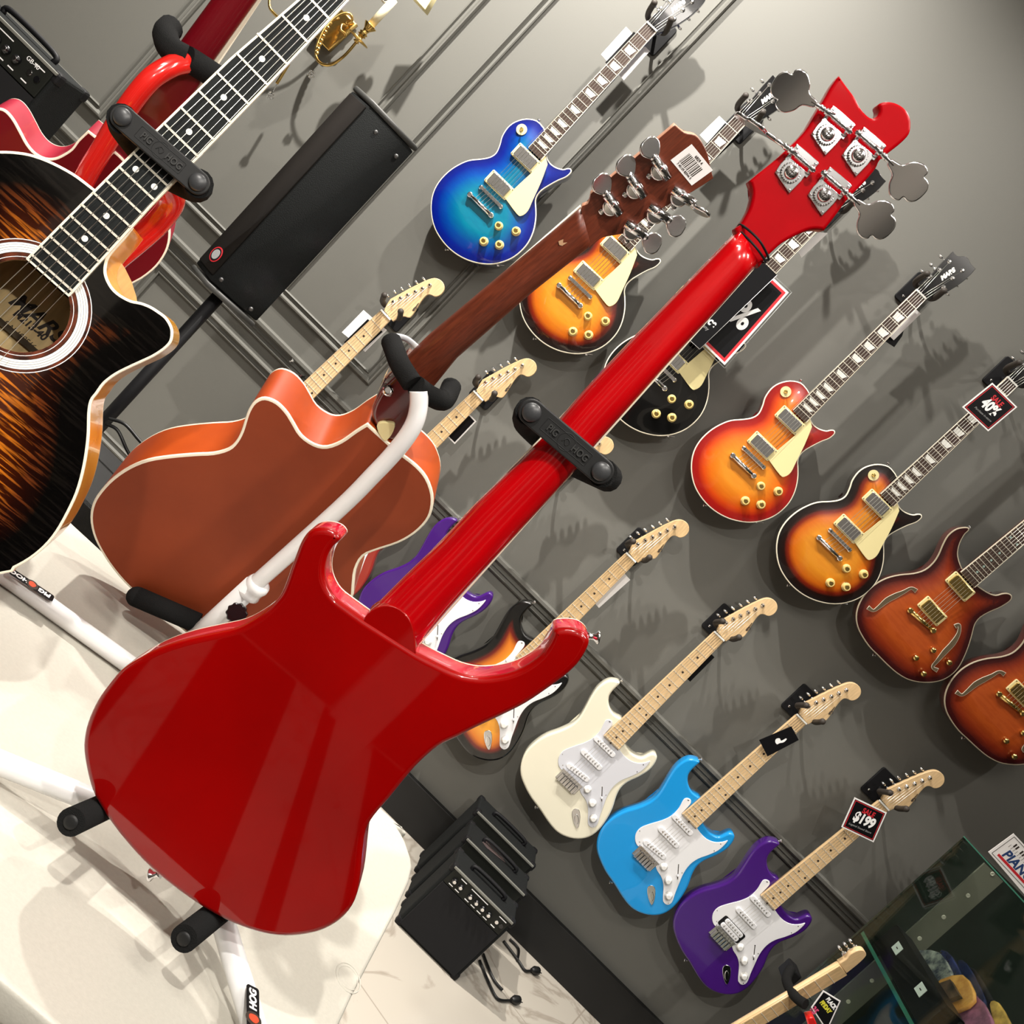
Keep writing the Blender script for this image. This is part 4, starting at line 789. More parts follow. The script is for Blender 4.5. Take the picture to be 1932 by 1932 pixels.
for g_, b_, ed in (((747, 1243), (690, 1085), 0), ((570, 1378), (515, 1215), 0), ((397, 1503), (340, 1348), 0), ((890, 1435), (1038, 1525), 1), ((718, 1560), (855, 1630), 0), ((548, 1680), (680, 1755), 0)):
    G_ = AP.p3(*hc(*g_), z); Bn = AP.p3(*hc(*b_), z); left = b_[1] < g_[1]; hx = Vector((1, 0, 0)); d = (Bn-G_); d.z = 0
    ofs = Vector(AP.p3(*hc(g_[0]+(42 if left else 20), g_[1]+(-20 if left else -50)), z))-G_; dd = Vector((AP.p3(*hc(g_[0]-55, g_[1]-80), z)-G_) if left else (AP.p3(*hc(g_[0]+95, g_[1]+60), z)-G_)); dd.z = 0; dd.normalize()
    bm = bmesh.new(); lathe(bm, G_, (0, 0, 1), [(.0105, 0), (.0105, .006), (.0095, .0072), (.008, .0074)], 28); s0 = G_+ofs*.5; tube(bm, [s0-dd*.012+Vector((0, 0, .005)), s0+dd*.016+Vector((0, 0, .005))], .0062, 14, sm=1)
    pe = G_-dd*.001-ofs.normalized()*.013; lathe(bm, (pe.x, pe.y, z), (0, 0, 1), [(.0035, 0), (.0035, .0016), (.0015, .0018)], 12); o = finish(bm, 'tuner_housing', CHROME, hA)
    e0 = s0+dd*.016+Vector((0, 0, .005)); Be = Vector((Bn.x, Bn.y, z+.005)); bm = bmesh.new(); tube(bm, [e0, Be-dd*.006], .0035, 10, sm=1); lathe(bm, e0, dd, [(.0035, 0), (.0052, .001), (.0052, .004), (.003, .005)], 12); finish(bm, 'tuner_shaft', CHROME, o)
    n2 = Vector((-dd.y, dd.x, 0)); bm = bmesh.new(); slab(smooth([(x*1.2, y*1.25) for x, y in [(-.0095, 0), (-.006, .006), (.001, .0105), (.007, .0095), (.011, .005), (.0115, 0), (.011, -.005), (.007, -.0095), (.001, -.0105), (-.006, -.006)]], 3), -.0022, .0022, .0015, .0015, bm=bm, m=[0]*4)
    M = Matrix.Translation(Be) @ Matrix((dd, n2, Vector((0, 0, 1)))).transposed().to_4x4() @ Matrix.Rotation(math.radians(70 if ed else (25 if left else -20)), 4, 'X'); bmesh.ops.transform(bm, matrix=M, verts=bm.verts); finish(bm, 'tuner_button', CHROME, o)
bm = strap_pin_mk(); bmesh.ops.transform(bm, matrix=Matrix.Scale(1.2, 4) @ Vector((-.5, .5, .8)).to_track_quat('Z', 'Y').to_matrix().to_4x4(), verts=bm.verts); finish(bm, 'strap_button', CHROME, rA, AP.p3(734, 742, -.008))
bm = bmesh.new(); q = AP.p3(1060, 458, -.0285); flat(bm, [(q.x+x, q.y+y) for x, y in ((-.004, -.002), (-.002, .004), (.001, .001), (.004, .005), (.003, -.002), (0, -.004))], q.z-.0005, .001); finish(bm, 'finish_chip', mat('bare_wood', (.5, .3, .17), .6), rA)
hub2 = W(AP, 348, 1222, .034)
s2 = stand('guitar_stand', 'white tripod stand whose pole crosses the back of the brown acoustic', hub2)
tub(s2, [W(AP, 790, 738, .022), W(AP, 790, 765, .028), W(AP, 783, 796, .032), W(AP, 766, 826, .034), W(AP, 740, 858, .034), W(AP, 707, 893, .034), W(AP, 638, 962, .034), W(AP, 470, 1112, .034)], .0118, WTUBE, 'pole')
tub(s2, [W(AP, 478, 1104, .034), hub2], .0148, WTUBE, 'lower_pole', 1)
c_ = W(AP, 484, 1106, .034)-s2.location; dd = (W(AP, 638, 962, .034)-W(AP, 470, 1112, .034)).normalized(); bm = bmesh.new(); lathe(bm, c_-dd*.02, dd, [(.0155, 0), (.018, .003), (.016, .008), (.0165, .016), (.018, .022), (.0165, .028), (.012, .03)], 24); finish(bm, 'collar', WTUBE, s2)
kc = W(AP, 448, 1156, .070)-s2.location; bm = bmesh.new(); gp = [((.0142+.0008*math.cos(i*math.pi/3))*math.cos(i*math.pi/30), (.0142+.0008*math.cos(i*math.pi/3))*math.sin(i*math.pi/30)) for i in range(60)]
slab(gp, 0, .016, .0015, .001, bm=bm, m=[0]*4); flat(bm, circ(0, 0, .0085), .016, .0008); kd = Vector((.1, -.9, .25)).normalized(); bmesh.ops.transform(bm, matrix=Matrix.Translation(kc) @ kd.to_track_quat('Z', 'Y').to_matrix().to_4x4(), verts=bm.verts); finish(bm, 'clamp_knob', BLACKG, s2)
tub(s2, [W(AP, 446, 1150, .034), W(AP, 448, 1156, .072)], .006, WTUBE, 'clamp_stem', 1)
fo = 0
tub(s2, [W(AP, 738, 644, -.052), W(AP, 744, 660, -.035), W(AP, 756, 690, 0), W(AP, 778, 724, .018)], .0135, FOAM, 'foam_yoke_arm')
tub(s2, [W(AP, 785, 728, .02), W(AP, 812, 747, .004), W(AP, 838, 755, -.025), W(AP, 852, 728, -.06)], .0135, FOAM, 'foam_yoke_arm')
tub(s2, [W(AP, 742, 634, -.055), W(AP, 768, 640, -.062), W(AP, 800, 668, -.07)], .004, mat('grey_strap', (.45, .45, .47), .4), 'gate_strap')
q0, q1 = W(AP, 374, 1176, .022), W(AP, 258, 1126, .016)
tub(s2, [q0, q1], .0150, FOAM, 'foam_cradle_arm', 1, 18); bm = bmesh.new(); ball(bm, q1-s2.location, .0150, n=16); finish(bm, 'foam_cradle_end', FOAM, s2)
tub(s2, [W(AP, 368, 1196, .03), W(AP, 376, 1180, .02), q0], .009, WTUBE, 'cradle_tube', 1)
tub(s2, [hub2, onz(340, 1310, TZ+.02), onz(325, 1312, TZ+.016), foot(-45, 1046)], .0125, WTUBE, 'leg', 1); leg(s2, hub2, onz(560, 1420, TZ+.013)); leg(s2, hub2, onz(250, 1460, TZ+.013))
sticker(s2, [(98, 1136), (16, 1082), (25, 1073), (100, 1124)], TZ+.030, 'x')
# ---- sunburst acoustic facing the viewer
MP = Pl(at(93, 524, 1.0), nrm(475, 700), (93, 524), (612, -6)); mm = lambda *p: MP.ps(p)
def mir(t, s): return (93-.7*t+.714*s, 524+.714*t+.7*s)
mo = [(182, 359), (182, 359), (163, 344), (138, 326), (101, 306), (65, 292), (36, 286), (0, 284), (-40, 288), (-70, 305), (-95, 335), (-110, 370), (-125, 410)]
right = [(184, 743), (174, 757), (170, 780), (169, 818), (165, 855), (158, 892), (147, 930), (130, 967), (109, 1004), (86, 1032), (58, 1055), (28, 1072), (0, 1084)]
def ts_(p): x, y = p[0]-93, p[1]-524; return (-.7*x+.714*y, .714*x+.7*y)
left = [mir(ts_(p)[0], -ts_(p)[1]) for p in right]
far = [mir(590, 290), mir(625, 200), mir(640, 100), mir(643, 0)]
mo += [mir(t, -s) for t, s in ((200, 195), (250, 200))] + left[3:] + [mir(590, -290)][:0] + [mir(640, -180), mir(665, -60), mir(665, 60), mir(640, 180)] + right[::-1]
mo += [(198, 724), (219, 708), (242, 696), (268, 684), (291, 673), (312, 659), (324, 645), (327, 628), (324, 614), (314, 598), (300, 587), (284, 577), (266, 570), (247, 566), (228, 556), (215, 545), (206, 531), (201, 517), (201, 503), (205, 488), (215, 474), (235, 452), (252, 430), (252, 430)]
hole_c = MP.p(40, 578); HR = .0445
flame = burst('flame_burst', [(0, (.003, .002, .002)), (.028, (.004, .003, .002)), (.05, (.13, .028, .005)), (.08, (.60, .17, .010))], .1, .98, (.07, .02, .014), 20, (1.0, 13, 1), (.50, .60), rough=.12)
HNY = mat('honey_side', (.85, .40, .03), .2, coat=.45, col2=(.75, .30, .02), nscale=8)
rM = root('acoustic_guitar', MP.m, 'glossy dark flame burst acoustic guitar with sound hole facing the viewer', 'guitar')
bm = slab(smooth(mm(*mo), 3), -.095, 0, .0015, .0015, bf=.0015, bb=.0015, grid=.011, holes=[circ(*hole_c, HR, 48)]); finish(bm, 'body', [flame, HNY, MAHOG, BIND], rM)
bm = bmesh.new(); flat(bm, circ(*hole_c, .10, 40), -.086, .002, 0); finish(bm, 'inner_back', mat('inner_birch', (.85, .62, .30), .7, noise=.2, nscale=20, stretch=(8, 1, 1)), rM)
bm = bmesh.new()
for k_ in (-1, 1):
    c0 = Vector(hole_c)+Vector((0, k_*.034)); box(bm, (c0.x, c0.y, -.082), (.17, .006, .006))
finish(bm, 'brace', mat('dark_brace', (.06, .04, .02), .7), rM)
lab = text('label_name', 'MARS', .024, DOT, rM, (*MP.p(70, 600, -.0835), -.0835), 0, .35, .0006, .0002, sx=1.05); text('label_model', 'M213-40', .011, DOT, rM, (*MP.p(57, 614, -.0835), -.0835), 0, .1, .0004, .0002); text('label_serial', 'S-N 180516', .008, DOT, rM, (*MP.p(36, 631, -.0835), -.0835), 0, .3, 0, .0002)
def ring(bm, r0, r1, z, t, mi, n=64):
    c0 = Vector(hole_c); V = [[bm.verts.new((c0.x+r*math.cos(2*math.pi*i/n), c0.y+r*math.sin(2*math.pi*i/n), zz)) for i in range(n)] for r, zz in ((r0, z), (r0, z+t), (r1, z+t), (r1, z))]
    for k_ in range(4):
        for i in range(n): f = bm.faces.new((V[k_-1][i-1], V[k_-1][i], V[k_][i], V[k_][i-1])); f.material_index = mi
bm = bmesh.new()
TORT = mat('tortoise', (.16, .035, .015), .2, coat=1, col2=(.02, .006, .004), nscale=60)
for r0, r1, mi in ((.0447, .0476, 2), (.0476, .0482, 1), (.0484, .0516, 2), (.0518, .0522, 3), (.0522, .0546, 1), (.0546, .0549, 3), (.0549, .0569, 0), (.0569, .0572, 3), (.0572, .0592, 0), (.0592, .0595, 3), (.0595, .0613, 1), (.0614, .0617, 3), (.0617, .0640, 2), (.0641, .0649, 1)): ring(bm, r0, r1, 0, .0004 if mi else .0005, mi)
bmesh.ops.recalc_face_normals(bm, faces=bm.faces); finish(bm, 'rosette', [PEARL, WHITEP, TORT, DOT], rM)
ring_in = bmesh.new(); ring(ring_in, HR, HR+.0015, -.004, .004, 0); finish(ring_in, 'hole_edge', mat('spruce_edge', (.5, .3, .12), .5), rM)
FL = mm((52, 489), (182, 357), (295, 248), (484, 65), (570, 0), (760, -173)); FR = mm((134, 559), (318, 357), (365, 309), (500, 171), (654, 6), (836, -180))
cx = lambda P: sum(p[0] for p in P)/len(P)
yb = (FL[0][1]+FR[0][1])/2; NY = yb+.694*.65
def fx(P, y):
    for i in range(1, len(P)):
        if y <= P[i][1] or i == len(P)-1: t = (y-P[i-1][1])/(P[i][1]-P[i-1][1]); return P[i-1][0]+(P[i][0]-P[i-1][0])*t
bm = bmesh.new(); ys = [yb, yb+.12, yb+.28, NY]; Lp = [(fx(FL, y), y) for y in ys]; Rp = [(fx(FR, y), y) for y in ys]
slab(Rp+Lp[::-1], .0005, .0065, .0006, .0002, bm=bm, m=[0, 2, 2, 2], steps=1, nosm=True)
for P_ in (Lp, Rp):
    s_ = 1 if P_ is Lp else -1
    for i in range(3): flat(bm, bar2((P_[i][0]+s_*.001, P_[i][1]), (P_[i+1][0]+s_*.001, P_[i+1][1]), .0022), .0063, .0004, 2)
flat(bm, bar2(Lp[0], Rp[0], .002), .0063, .0004, 2)
for n_ in range(1, 21):
    y = NY-.65*(1-2**(-n_/12))
    if y < yb+.002: break
    a, c = fx(FL, y), fx(FR, y); box(bm, ((a+c)/2, y, .0068), (abs(c-a)-.002, .0022, .0012), mi=1)
for n_ in (3, 5, 7, 9, 12, 15, 17):
    y = NY-.65*(1-(2**(-n_/12)+2**(-(n_-1)/12))/2); a, c = fx(FL, y), fx(FR, y)
    for t in ((.28, .78) if n_ == 12 else (.5,)): flat(bm, circ(a+(c-a)*t, y, .0031, 18), .0065, .0003, 3)
finish(bm, 'fretboard', [EBONY, FRET, BIND, PEARL], rM)
bm = slab([(fx(FL, yb+.06)+.002, yb+.06), (fx(FR, yb+.06)-.002, yb+.06), (fx(FR, NY)-.002, NY), (fx(FL, NY)+.002, NY)], -.018, .0005, .0005, .012, m=[0]*4, steps=4); finish(bm, 'neck', mat('dark_neck', (.08, .02, .012), .3, coat=.5), rM)
for i in range(6):
    t = .09+.164*i; a = (fx(FL, NY)*(1-t)+fx(FR, NY)*t, NY); c = (fx(FL, yb)*(1-t)+fx(FR, yb)*t, yb); d = (Vector(c)-Vector(a)); e_ = Vector(a)+d*(.65/d.length)
    bm = bmesh.new(); tube(bm, [(*a, .0095), (e_.x, e_.y, .011)], .0004 if i < 3 else .0003, 6, sm=1); finish(bm, 'string', STR, rM)
bm = bmesh.new(); q = (Vector(hole_c)+Vector((0, -.19))); box(bm, (q.x, q.y, .004), (.14, .03, .008), bev=.002); finish(bm, 'bridge', EBONY, rM)
hub3 = W(MP, 60, 620, -.14); hub3 = Vector((hub3.x-.25, hub3.y, TZ+.14))
REDT = mat('red_enamel', (.62, .014, .010), .2, coat=1)
s3 = stand('guitar_stand', 'red guitar stand with black rubber strap across the flame burst acoustic neck', hub3)
bar = retaining_bar(MP, (231, 221), (373, 344), .020, s3)
M3 = s3.matrix_world.inverted() @ MP.m
for o in [bar]+list(bar.children): o.data.transform(M3)
tub(s3, [W(MP, 300, 320, -.055), W(MP, 326, 372, -.09), W(MP, 302, 415, -.105), W(MP, 262, 452, -.11), W(MP, 205, 500, -.112), W(MP, 150, 560, -.112), hub3], .0135, REDT, 'pole')
for pts in ([W(MP, 230, 224, .016), W(MP, 238, 246, -.02), W(MP, 290, 312, -.048)], [W(MP, 375, 346, .016), W(MP, 366, 354, -.02), W(MP, 306, 326, -.048)]): tub(s3, pts, .0145, FOAM, 'foam_yoke_arm')
for d in ((-.3, -.3), (.3, -.25), (0, .25)): f_ = Vector((hub3.x+d[0], max(ty0+.03, hub3.y+d[1]), TZ+.013)); tub(s3, [hub3, f_], .012, REDT, 'leg', 1)
# ---- maroon acoustic behind
RP = Pl(at(166, 246, 1.3), nrm(520, -100), (166, 400), (297, 220)); rr = lambda *p: RP.ps(p)
rR = root('acoustic_guitar', RP.m, 'dark red cutaway acoustic guitar seen from behind at upper left', 'guitar')
MARB = mat('satin_maroon', (.12, .0, .004), .35, coat=.3); MARS_ = mat('satin_pink_red_side', (.34, .004, .028), .42, coat=.2)
ro = [(166, 246), (166, 246), (147, 264), (135, 280), (119, 291), (103, 298), (85, 298), (67, 289), (52, 272), (39, 248), (26, 225), (13, 210), (0, 204), (-15, 206), (-30, 222), (-40, 245), (-50, 275), (-75, 310), (-130, 370), (-200, 460), (-215, 560), (-170, 660), (-70, 730), (60, 730), (150, 680), (190, 620), (205, 575), (228, 548), (268, 526), (296, 503), (314, 476), (321, 450), (320, 424), (310, 404), (280, 360), (235, 303), (212, 282), (212, 282)]
bm = slab(smooth(rr(*ro), 3), -.095, 0, .0015, .0015, bf=.003, bb=.003); finish(bm, 'body', [MARB, MARS_, MARB, BIND], rR)
NLr = rr((225, 235), (341, 75), (396, 0), (470, -101)); NRr = rr((300, 290), (399, 124), (487, 0), (558, -100))
bm = bmesh.new(); neck_strip(bm, NLr, NRr, -.046, -.028); finish(bm, 'neck', MARB, rR)
bm = slab([NLr[0], NLr[-1], (NRr[-1][0]+.0015, NRr[-1][1]), (NRr[0][0]+.0015, NRr[0][1])], -.056, -.049, .0005, .0005, m=[0]*4, steps=1); finish(bm, 'fretboard', [BIND], rR)
bm = slab(smooth(rr((200, 252), (200, 252), (268, 170), (330, 120), (385, 140), (330, 225), (290, 290), (250, 325), (205, 290), (205, 290)), 3), -.085, -.012, .006, .002); finish(bm, 'neck_heel', MARB, rR)
hub4 = W(RP, 60, 470, .04); hub4 = Vector((hub4.x, hub4.y, TZ+.12))
s4 = stand('guitar_stand', 'glossy red guitar stand with foam yoke behind the dark red acoustic', hub4)
tub(s4, [W(RP, 350, 118, .0), W(RP, 325, 124, .015), W(RP, 288, 146, .03), W(RP, 256, 182, .035), W(RP, 225, 228, .035), W(RP, 175, 310, .035), W(RP, 120, 390, .035), hub4], .0135, REDT, 'pole')
tub(s4, [W(RP, 322, 52, -.04), W(RP, 312, 66, -.02), W(RP, 322, 92, .0), W(RP, 348, 108, .0)], .0160, FOAM, 'foam_yoke_arm')
tub(s4, [W(RP, 352, 110, .0), W(RP, 375, 124, -.01), W(RP, 412, 148, -.03)], .0160, FOAM, 'foam_yoke_arm')
for d in ((-.3, -.3), (.3, -.25), (-.1, .25)): f_ = Vector((hub4.x+d[0], hub4.y+d[1], TZ+.013)); tub(s4, [hub4, f_], .012, REDT, 'leg', 1)
# ------------------------------------------------------------------ loudspeaker column on its pole
CY_ = -.6; P1 = ony(704, 193, CY_); P2 = ony(402, 556, CY_); zt, zb = P1.z, P2.z
rP = root('loudspeaker', Vector((P1.x, CY_, (zt+zb)/2)), 'tall black column loudspeaker with mesh grille on a pole', 'loudspeaker')
H_ = zt-zb; a_ = Vector((-.068, .035)); c_ = Vector((.135, .05))
# footprint: front-right corner at the origin, front face to the left, side to the right
fp = [(0, 0), (a_.x, a_.y), (a_.x+.10, a_.y+.10), (c_.x, c_.y)]
def vslab(fpp, z0, z1, r=.004, mi=0, bm=None):
    own = bm is None; bm = bm or bmesh.new(); slab(fpp, z0, z1, r, r, bm=bm, m=[mi]*4, steps=2); return bm
bm = vslab(fp, -H_/2+.02, H_/2-.012); finish(bm, 'cabinet', [TOLEX], rP)
n_ = Vector((a_.y, -a_.x)).normalized()
if n_.y > 0: n_ = -n_
g0, g1 = Vector((0, 0))+a_*.06, a_*.94; bm = bmesh.new(); vslab([tuple(g0), tuple(g1), tuple(g1+n_*.006), tuple(g0+n_*.006)], -H_/2+.035, H_/2-.02, .001, 0, bm)
grl = mat('speaker_mesh', (.012, .009, .007), .7, 0, spec=.2, bump=1, bscale=1400); finish(bm, 'grille', [grl], rP)
for s_, zz in ((1, H_/2-.012), (-1, -H_/2)):
    fo_ = inset(ccw(fp), -.002); bm = bmesh.new(); vslab(fo_, zz+.001, zz+.016, .004, 0, bm); finish(bm, 'end_trim', [mat('grey_black_trim', (.05, .05, .047), .5)], rP)
bm = bmesh.new(); mid = (g0+g1)/2+n_*.007
for i, (rad, mi) in enumerate(((.019, 1), (.016, 0), (.012, 2))):
    lathe(bm, (mid.x, mid.y, 0), (n_.x, n_.y, 0), [(rad, 0), (rad, .0006*(i+1))], 28, mi)
bmesh.ops.transform(bm, matrix=Matrix.Diagonal((1, 1, 1, 1)), verts=bm.verts)
for v in bm.verts: v.co.z = v.co.z*1.1-H_/2+.075
o = finish(bm, 'badge', [BLACKM, REDP, GREYP], rP)
for fx_, zz in ((.35, H_/2-.045), (.85, H_/2-.05), (.12, -H_/2+.04), (.8, -H_/2+.035)):
    q = c_*fx_; nn_ = Vector((c_.y, -c_.x)).normalized(); bm = bmesh.new(); lathe(bm, (q.x, q.y, zz), (nn_.x, nn_.y, 0), [(.006, 0), (.005, .002), (.002, .0025)], 14); finish(bm, 'screw', mat('dull_steel', (.12, .12, .12), .4, .8), rP)
px, py_ = P1.x+.02, CY_+.06
rq = root('speaker_pole', Vector((px, py_, 0)), 'black tripod pole under the column loudspeaker', 'stand')
bm = bmesh.new(); tube(bm, [(0, 0, zb), (0, 0, .12)], .017, 16, sm=1); finish(bm, 'pole', BLACKM, rq)
for k_ in range(3):
    t = k_*2.094+.5; bm = bmesh.new(); tube(bm, [(0, 0, .35), (.28*math.cos(t), .28*math.sin(t), .012)], .009, 10, sm=1); finish(bm, 'leg', BLACKM, rq)
# ------------------------------------------------------------------ amplifiers
def amp(loc, w, h, d, label, group=None, knobs=True, logo=None, rz=0):
    r = root('guitar_amplifier', Matrix.Translation(Vector(loc)) @ Matrix.Rotation(rz, 4, 'Z'), label, 'amplifier', group)
    bm = bmesh.new(); box(bm, (0, d/2, h/2), (w, d, h), bev=.006); finish(bm, 'cabinet', TOLEX, r)
    bm = bmesh.new(); box(bm, (0, -.002, h*.40), (w-.02, .006, h*.72), bev=.001); finish(bm, 'grille_cloth', mat('black_grille_cloth', (.004, .004, .005), .9), r)
    bm = bmesh.new(); box(bm, (0, -.002, h*.87), (w-.02, .006, h*.20), bev=.001); p = finish(bm, 'control_panel', mat('charcoal_panel', (.009, .010, .008), .5, spec=.3), r)
    bm = bmesh.new(); box(bm, (0, -.003, h-.004), (w-.01, .008, .006), bev=.001); finish(bm, 'front_trim', mat('grey_trim', (.16, .16, .14), .5), r)
    if knobs:
        xs = [-.36, -.26, -.10, 0, .10, .20] 
        for x in xs:
            bm = bmesh.new(); lathe(bm, (x*w, -.005, h*.87), (0, -1, 0), [(.0085, 0), (.0085, .006), (.0055, .010)], 16); lathe(bm, (x*w, -.015, h*.87), (0, -1, 0), [(.0050, 0), (.0045, .0015)], 14, 1); finish(bm, 'knob', [BLACKG, CHROME], r)
        bm = bmesh.new()
        for x in xs+[.33]: box(bm, (x*w, -.0055, h*.80), (.014, .001, .0022))
        for x, ww in ((-.28, .02), (-.02, .06), (.36, .025)): box(bm, (x*w, -.0055, h*.94), (ww, .001, .002))
        finish(bm, 'panel_lettering', WHITEP, p)
        bm = bmesh.new(); cyl(bm, (.33*w, -.005, h*.87), (.33*w, -.009, h*.87), .005, n=14); cyl(bm, (.40*w, -.005, h*.87), (.40*w, -.008, h*.87), .006, n=14, mi=1); finish(bm, 'jack', [CHROME, BLACKG], r)
    bm = bmesh.new(); tube(bm, [(-w*.26, d*.5, h), (-w*.22, d*.5, h+.014), (w*.22, d*.5, h+.014), (w*.26, d*.5, h)], .006, 8); finish(bm, 'handle', BLACKM, r)
    for sx in (-1, 1):
        for dy in (.01, d-.01):
            for zz in (.01, h-.01): bm = bmesh.new(); box(bm, (sx*(w/2-.008), dy, zz), (.022, .024, .024), bev=.006); finish(bm, 'corner_guard', BLACKM, r)
    if logo:
        M = Matrix.Translation((w*.30, -.0055, h*.93)) @ Matrix.Rotation(math.pi/2, 4, 'X'); text('model_lettering', logo, .012, WHITEP, r, (0, 0, 0), basis=M)
    return r
F0 = onz(745, 1738, 0); F1 = onz(857, 1852, 0); aw = (F1-F0).length; ay_ = (F0.y+F1.y)/2; ax_ = (F0.x+F1.x)/2; hz = ony(850, 1622, ay_).z
ag = 'small black amplifiers in a row on the floor'
amp((ax_, ay_, 0), aw, hz, .11, 'front amplifier of the floor row with a row of shiny knobs', ag)
amp((ax_+.005, ay_+.15, 0), aw+.01, hz+.02, .12, 'middle amplifier of the floor row with torn silver sticker on top', ag, knobs=False)
amp((ax_+.005, ay_+.31, 0), aw+.015, hz+.04, .12, 'rear amplifier of the floor row against the black baseboard', ag, knobs=False)
q = onz(905, 1612, hz+.023); bm = bmesh.new(); flat(bm, [(-.04, -.012), (-.02, -.02), (.05, .0), (.04, .012), (0, .008), (-.03, .014)], 0, .001); tag(finish(bm, 'torn_sticker', mat('silver_foil', (.8, .6, .6), .15, .9), None, (ax_-.02, ay_+.21, hz+.021)), 'silver torn sticker lying on the middle floor amplifier', 'sticker')
CAB = mat('black_cable', (.008, .008, .008), .4)
def cable(pts, label, plug=True):
    P = [onz(u, v, .006) for u, v in pts]; r = root('power_cord', P[0], label, 'cord'); bm = bmesh.new(); tube(bm, [p-P[0] for p in P], .0042, 8); finish(bm, 'cord', CAB, r)
    if plug:
        e_ = P[-1]-P[0]; d = (P[-1]-P[-2]).normalized(); bm = bmesh.new(); lathe(bm, e_+Vector((0, 0, .006)), d, [(.005, 0), (.009, .01), (.013, .018), (.013, .034), (.010, .038)], 12, 0); n2 = Vector((-d.y, d.x, 0))
        for k_ in (-1, 1): cyl(bm, e_+d*.036+n2*.006*k_+Vector((0, 0, .006)), e_+d*.052+n2*.006*k_+Vector((0, 0, .006)), .002, mi=1, n=6)
        finish(bm, 'plug', [CAB, CHROME], r)
cable([(905, 1812), (925, 1860), (940, 1885), (962, 1888)], 'black power cord with plug lying nearest on the marble floor')
cable([(912, 1800), (930, 1845), (948, 1868)], 'short black cord end beside the nearest plug', False)
cable([(950, 1775), (975, 1808), (990, 1830), (1000, 1832)], 'black power cord with plug lying near the baseboard')
cable([(962, 1772), (978, 1790), (976, 1812)], 'looped black cord behind the floor amplifiers', False)
q = ony(116, 143, -1.2); amp((q.x-.13, -1.2, q.z-.28), .26, .28, .11, 'black practice amplifier with GB-40 lettering at the upper left corner', logo='GB-40')
bm = bmesh.new(); box(bm, (q.x-.2, -1.12, (q.z-.281)/2), (.40, .2, q.z-.281), bev=.006); tag(finish(bm, 'speaker_cabinet', TOLEX), 'tall black cabinet carrying the upper left amplifier', 'cabinet')
q = ony(170, 960, -1.0); bm = bmesh.new(); box(bm, (q.x-.12, -1.0, .25), (.5, .3, .5), bev=.01); tag(finish(bm, 'monitor_speaker', mat('black_mesh', (.012, .012, .012), .7, bump=1, bscale=700)), 'black mesh fronted speaker between the two acoustic guitars', 'speaker')
for pts, lab in (([(200, 800), (222, 812), (240, 850), (258, 880)], 'thin black cable hanging between the two acoustics'), ([(205, 790), (235, 800), (262, 830), (280, 850)], 'second thin black cable beside the brown acoustic')):
    P = [ony(u, v, -.95) for u, v in pts]; bm = bmesh.new(); tube(bm, [p-P[0] for p in P], .004, 8); tag(finish(bm, 'loose_cable', CAB, None, P[0]), lab, 'cable')
# ------------------------------------------------------------------ brass wall sconce
S0 = ony(640, 55, -.005); rS = root('wall_sconce', S0, 'ornate brass candle wall sconce with crystal drops', 'wall lamp')
sp_ = lambda u, v, y: ony(u, v, y)-S0
bm = bmesh.new(); pw = [sp_(645, 20, -.006), sp_(676, 50, -.006), sp_(623, 100, -.006), sp_(592, 68, -.006)]; slab([(p.x, p.z) for p in pw], 0, .022, .005, .003, bm=bm, m=[0]*4); bmesh.ops.transform(bm, matrix=Matrix.Rotation(math.pi/2, 4, 'X'), verts=bm.verts); finish(bm, 'back_plate', BRASS, rS)
bm = bmesh.new(); tube(bm, [sp_(652, 45, -.03), sp_(664, 40, -.04), sp_(660, 26, -.05), sp_(640, 28, -.06), sp_(615, 50, -.07), sp_(600, 80, -.08), sp_(596, 105, -.09), sp_(606, 120, -.10), sp_(625, 122, -.11), sp_(650, 105, -.12), sp_(672, 80, -.12)], .0042, 10)
for i in range(9):
    t = i/8; p = sp_(628-30*t*(1.4-.4*t), 36+64*t, -.06-.03*t); ball(bm, p, .0065, n=8)
finish(bm, 'arm', BRASS, rS)
bm = bmesh.new(); tube(bm, [sp_(655, 50, -.03), sp_(646, 46, -.045), sp_(643, 56, -.05), sp_(650, 62, -.045), sp_(652, 68, -.04), sp_(648, 70, -.04)], .0035, 8); ball(bm, sp_(653, 45, -.03), .007); finish(bm, 'scroll', BRASS, rS)
c0 = sp_(676, 74, -.12); bm = bmesh.new(); lathe(bm, c0, (0, 0, 1), [(.004, -.012), (.010, -.010), (.006, -.004), (.034, 0), (.034, .002), (.008, .004), (.008, .012), (.014, .014), (.010, .018), (.014, .022), (.008, .027), (.010, .036), (.020, .050), (.020, .052), (.012, .052)], 28); finish(bm, 'drip_cup', BRASS, rS)
bm = bmesh.new(); cyl(bm, c0+Vector((0, 0, .05)), c0+Vector((0, 0, .15)), .0115, n=20); finish(bm, 'candle_sleeve', mat('ivory_sleeve', (.8, .72, .5), .5), rS)
bm = bmesh.new(); ball(bm, sp_(728, -2, -.12), .014); finish(bm, 'bulb', CHROME, rS)
bm = bmesh.new(); s5 = [sp_(784, -20, -.12), sp_(832, -20, -.12), sp_(818, 4, -.12), sp_(805, 26, -.12), sp_(779, -2, -.12)]
slab([(p.x, p.z) for p in s5], .10, .14, .002, .002, bm=bm, m=[0]*4); bmesh.ops.transform(bm, matrix=Matrix.Rotation(math.pi/2, 4, 'X'), verts=bm.verts); finish(bm, 'lamp_shade', mat('cream_shade', (.85, .75, .42), .6), rS)
CRY = mat('crystal', (.95, .95, .95), .02, trans=1, ior=1.6)
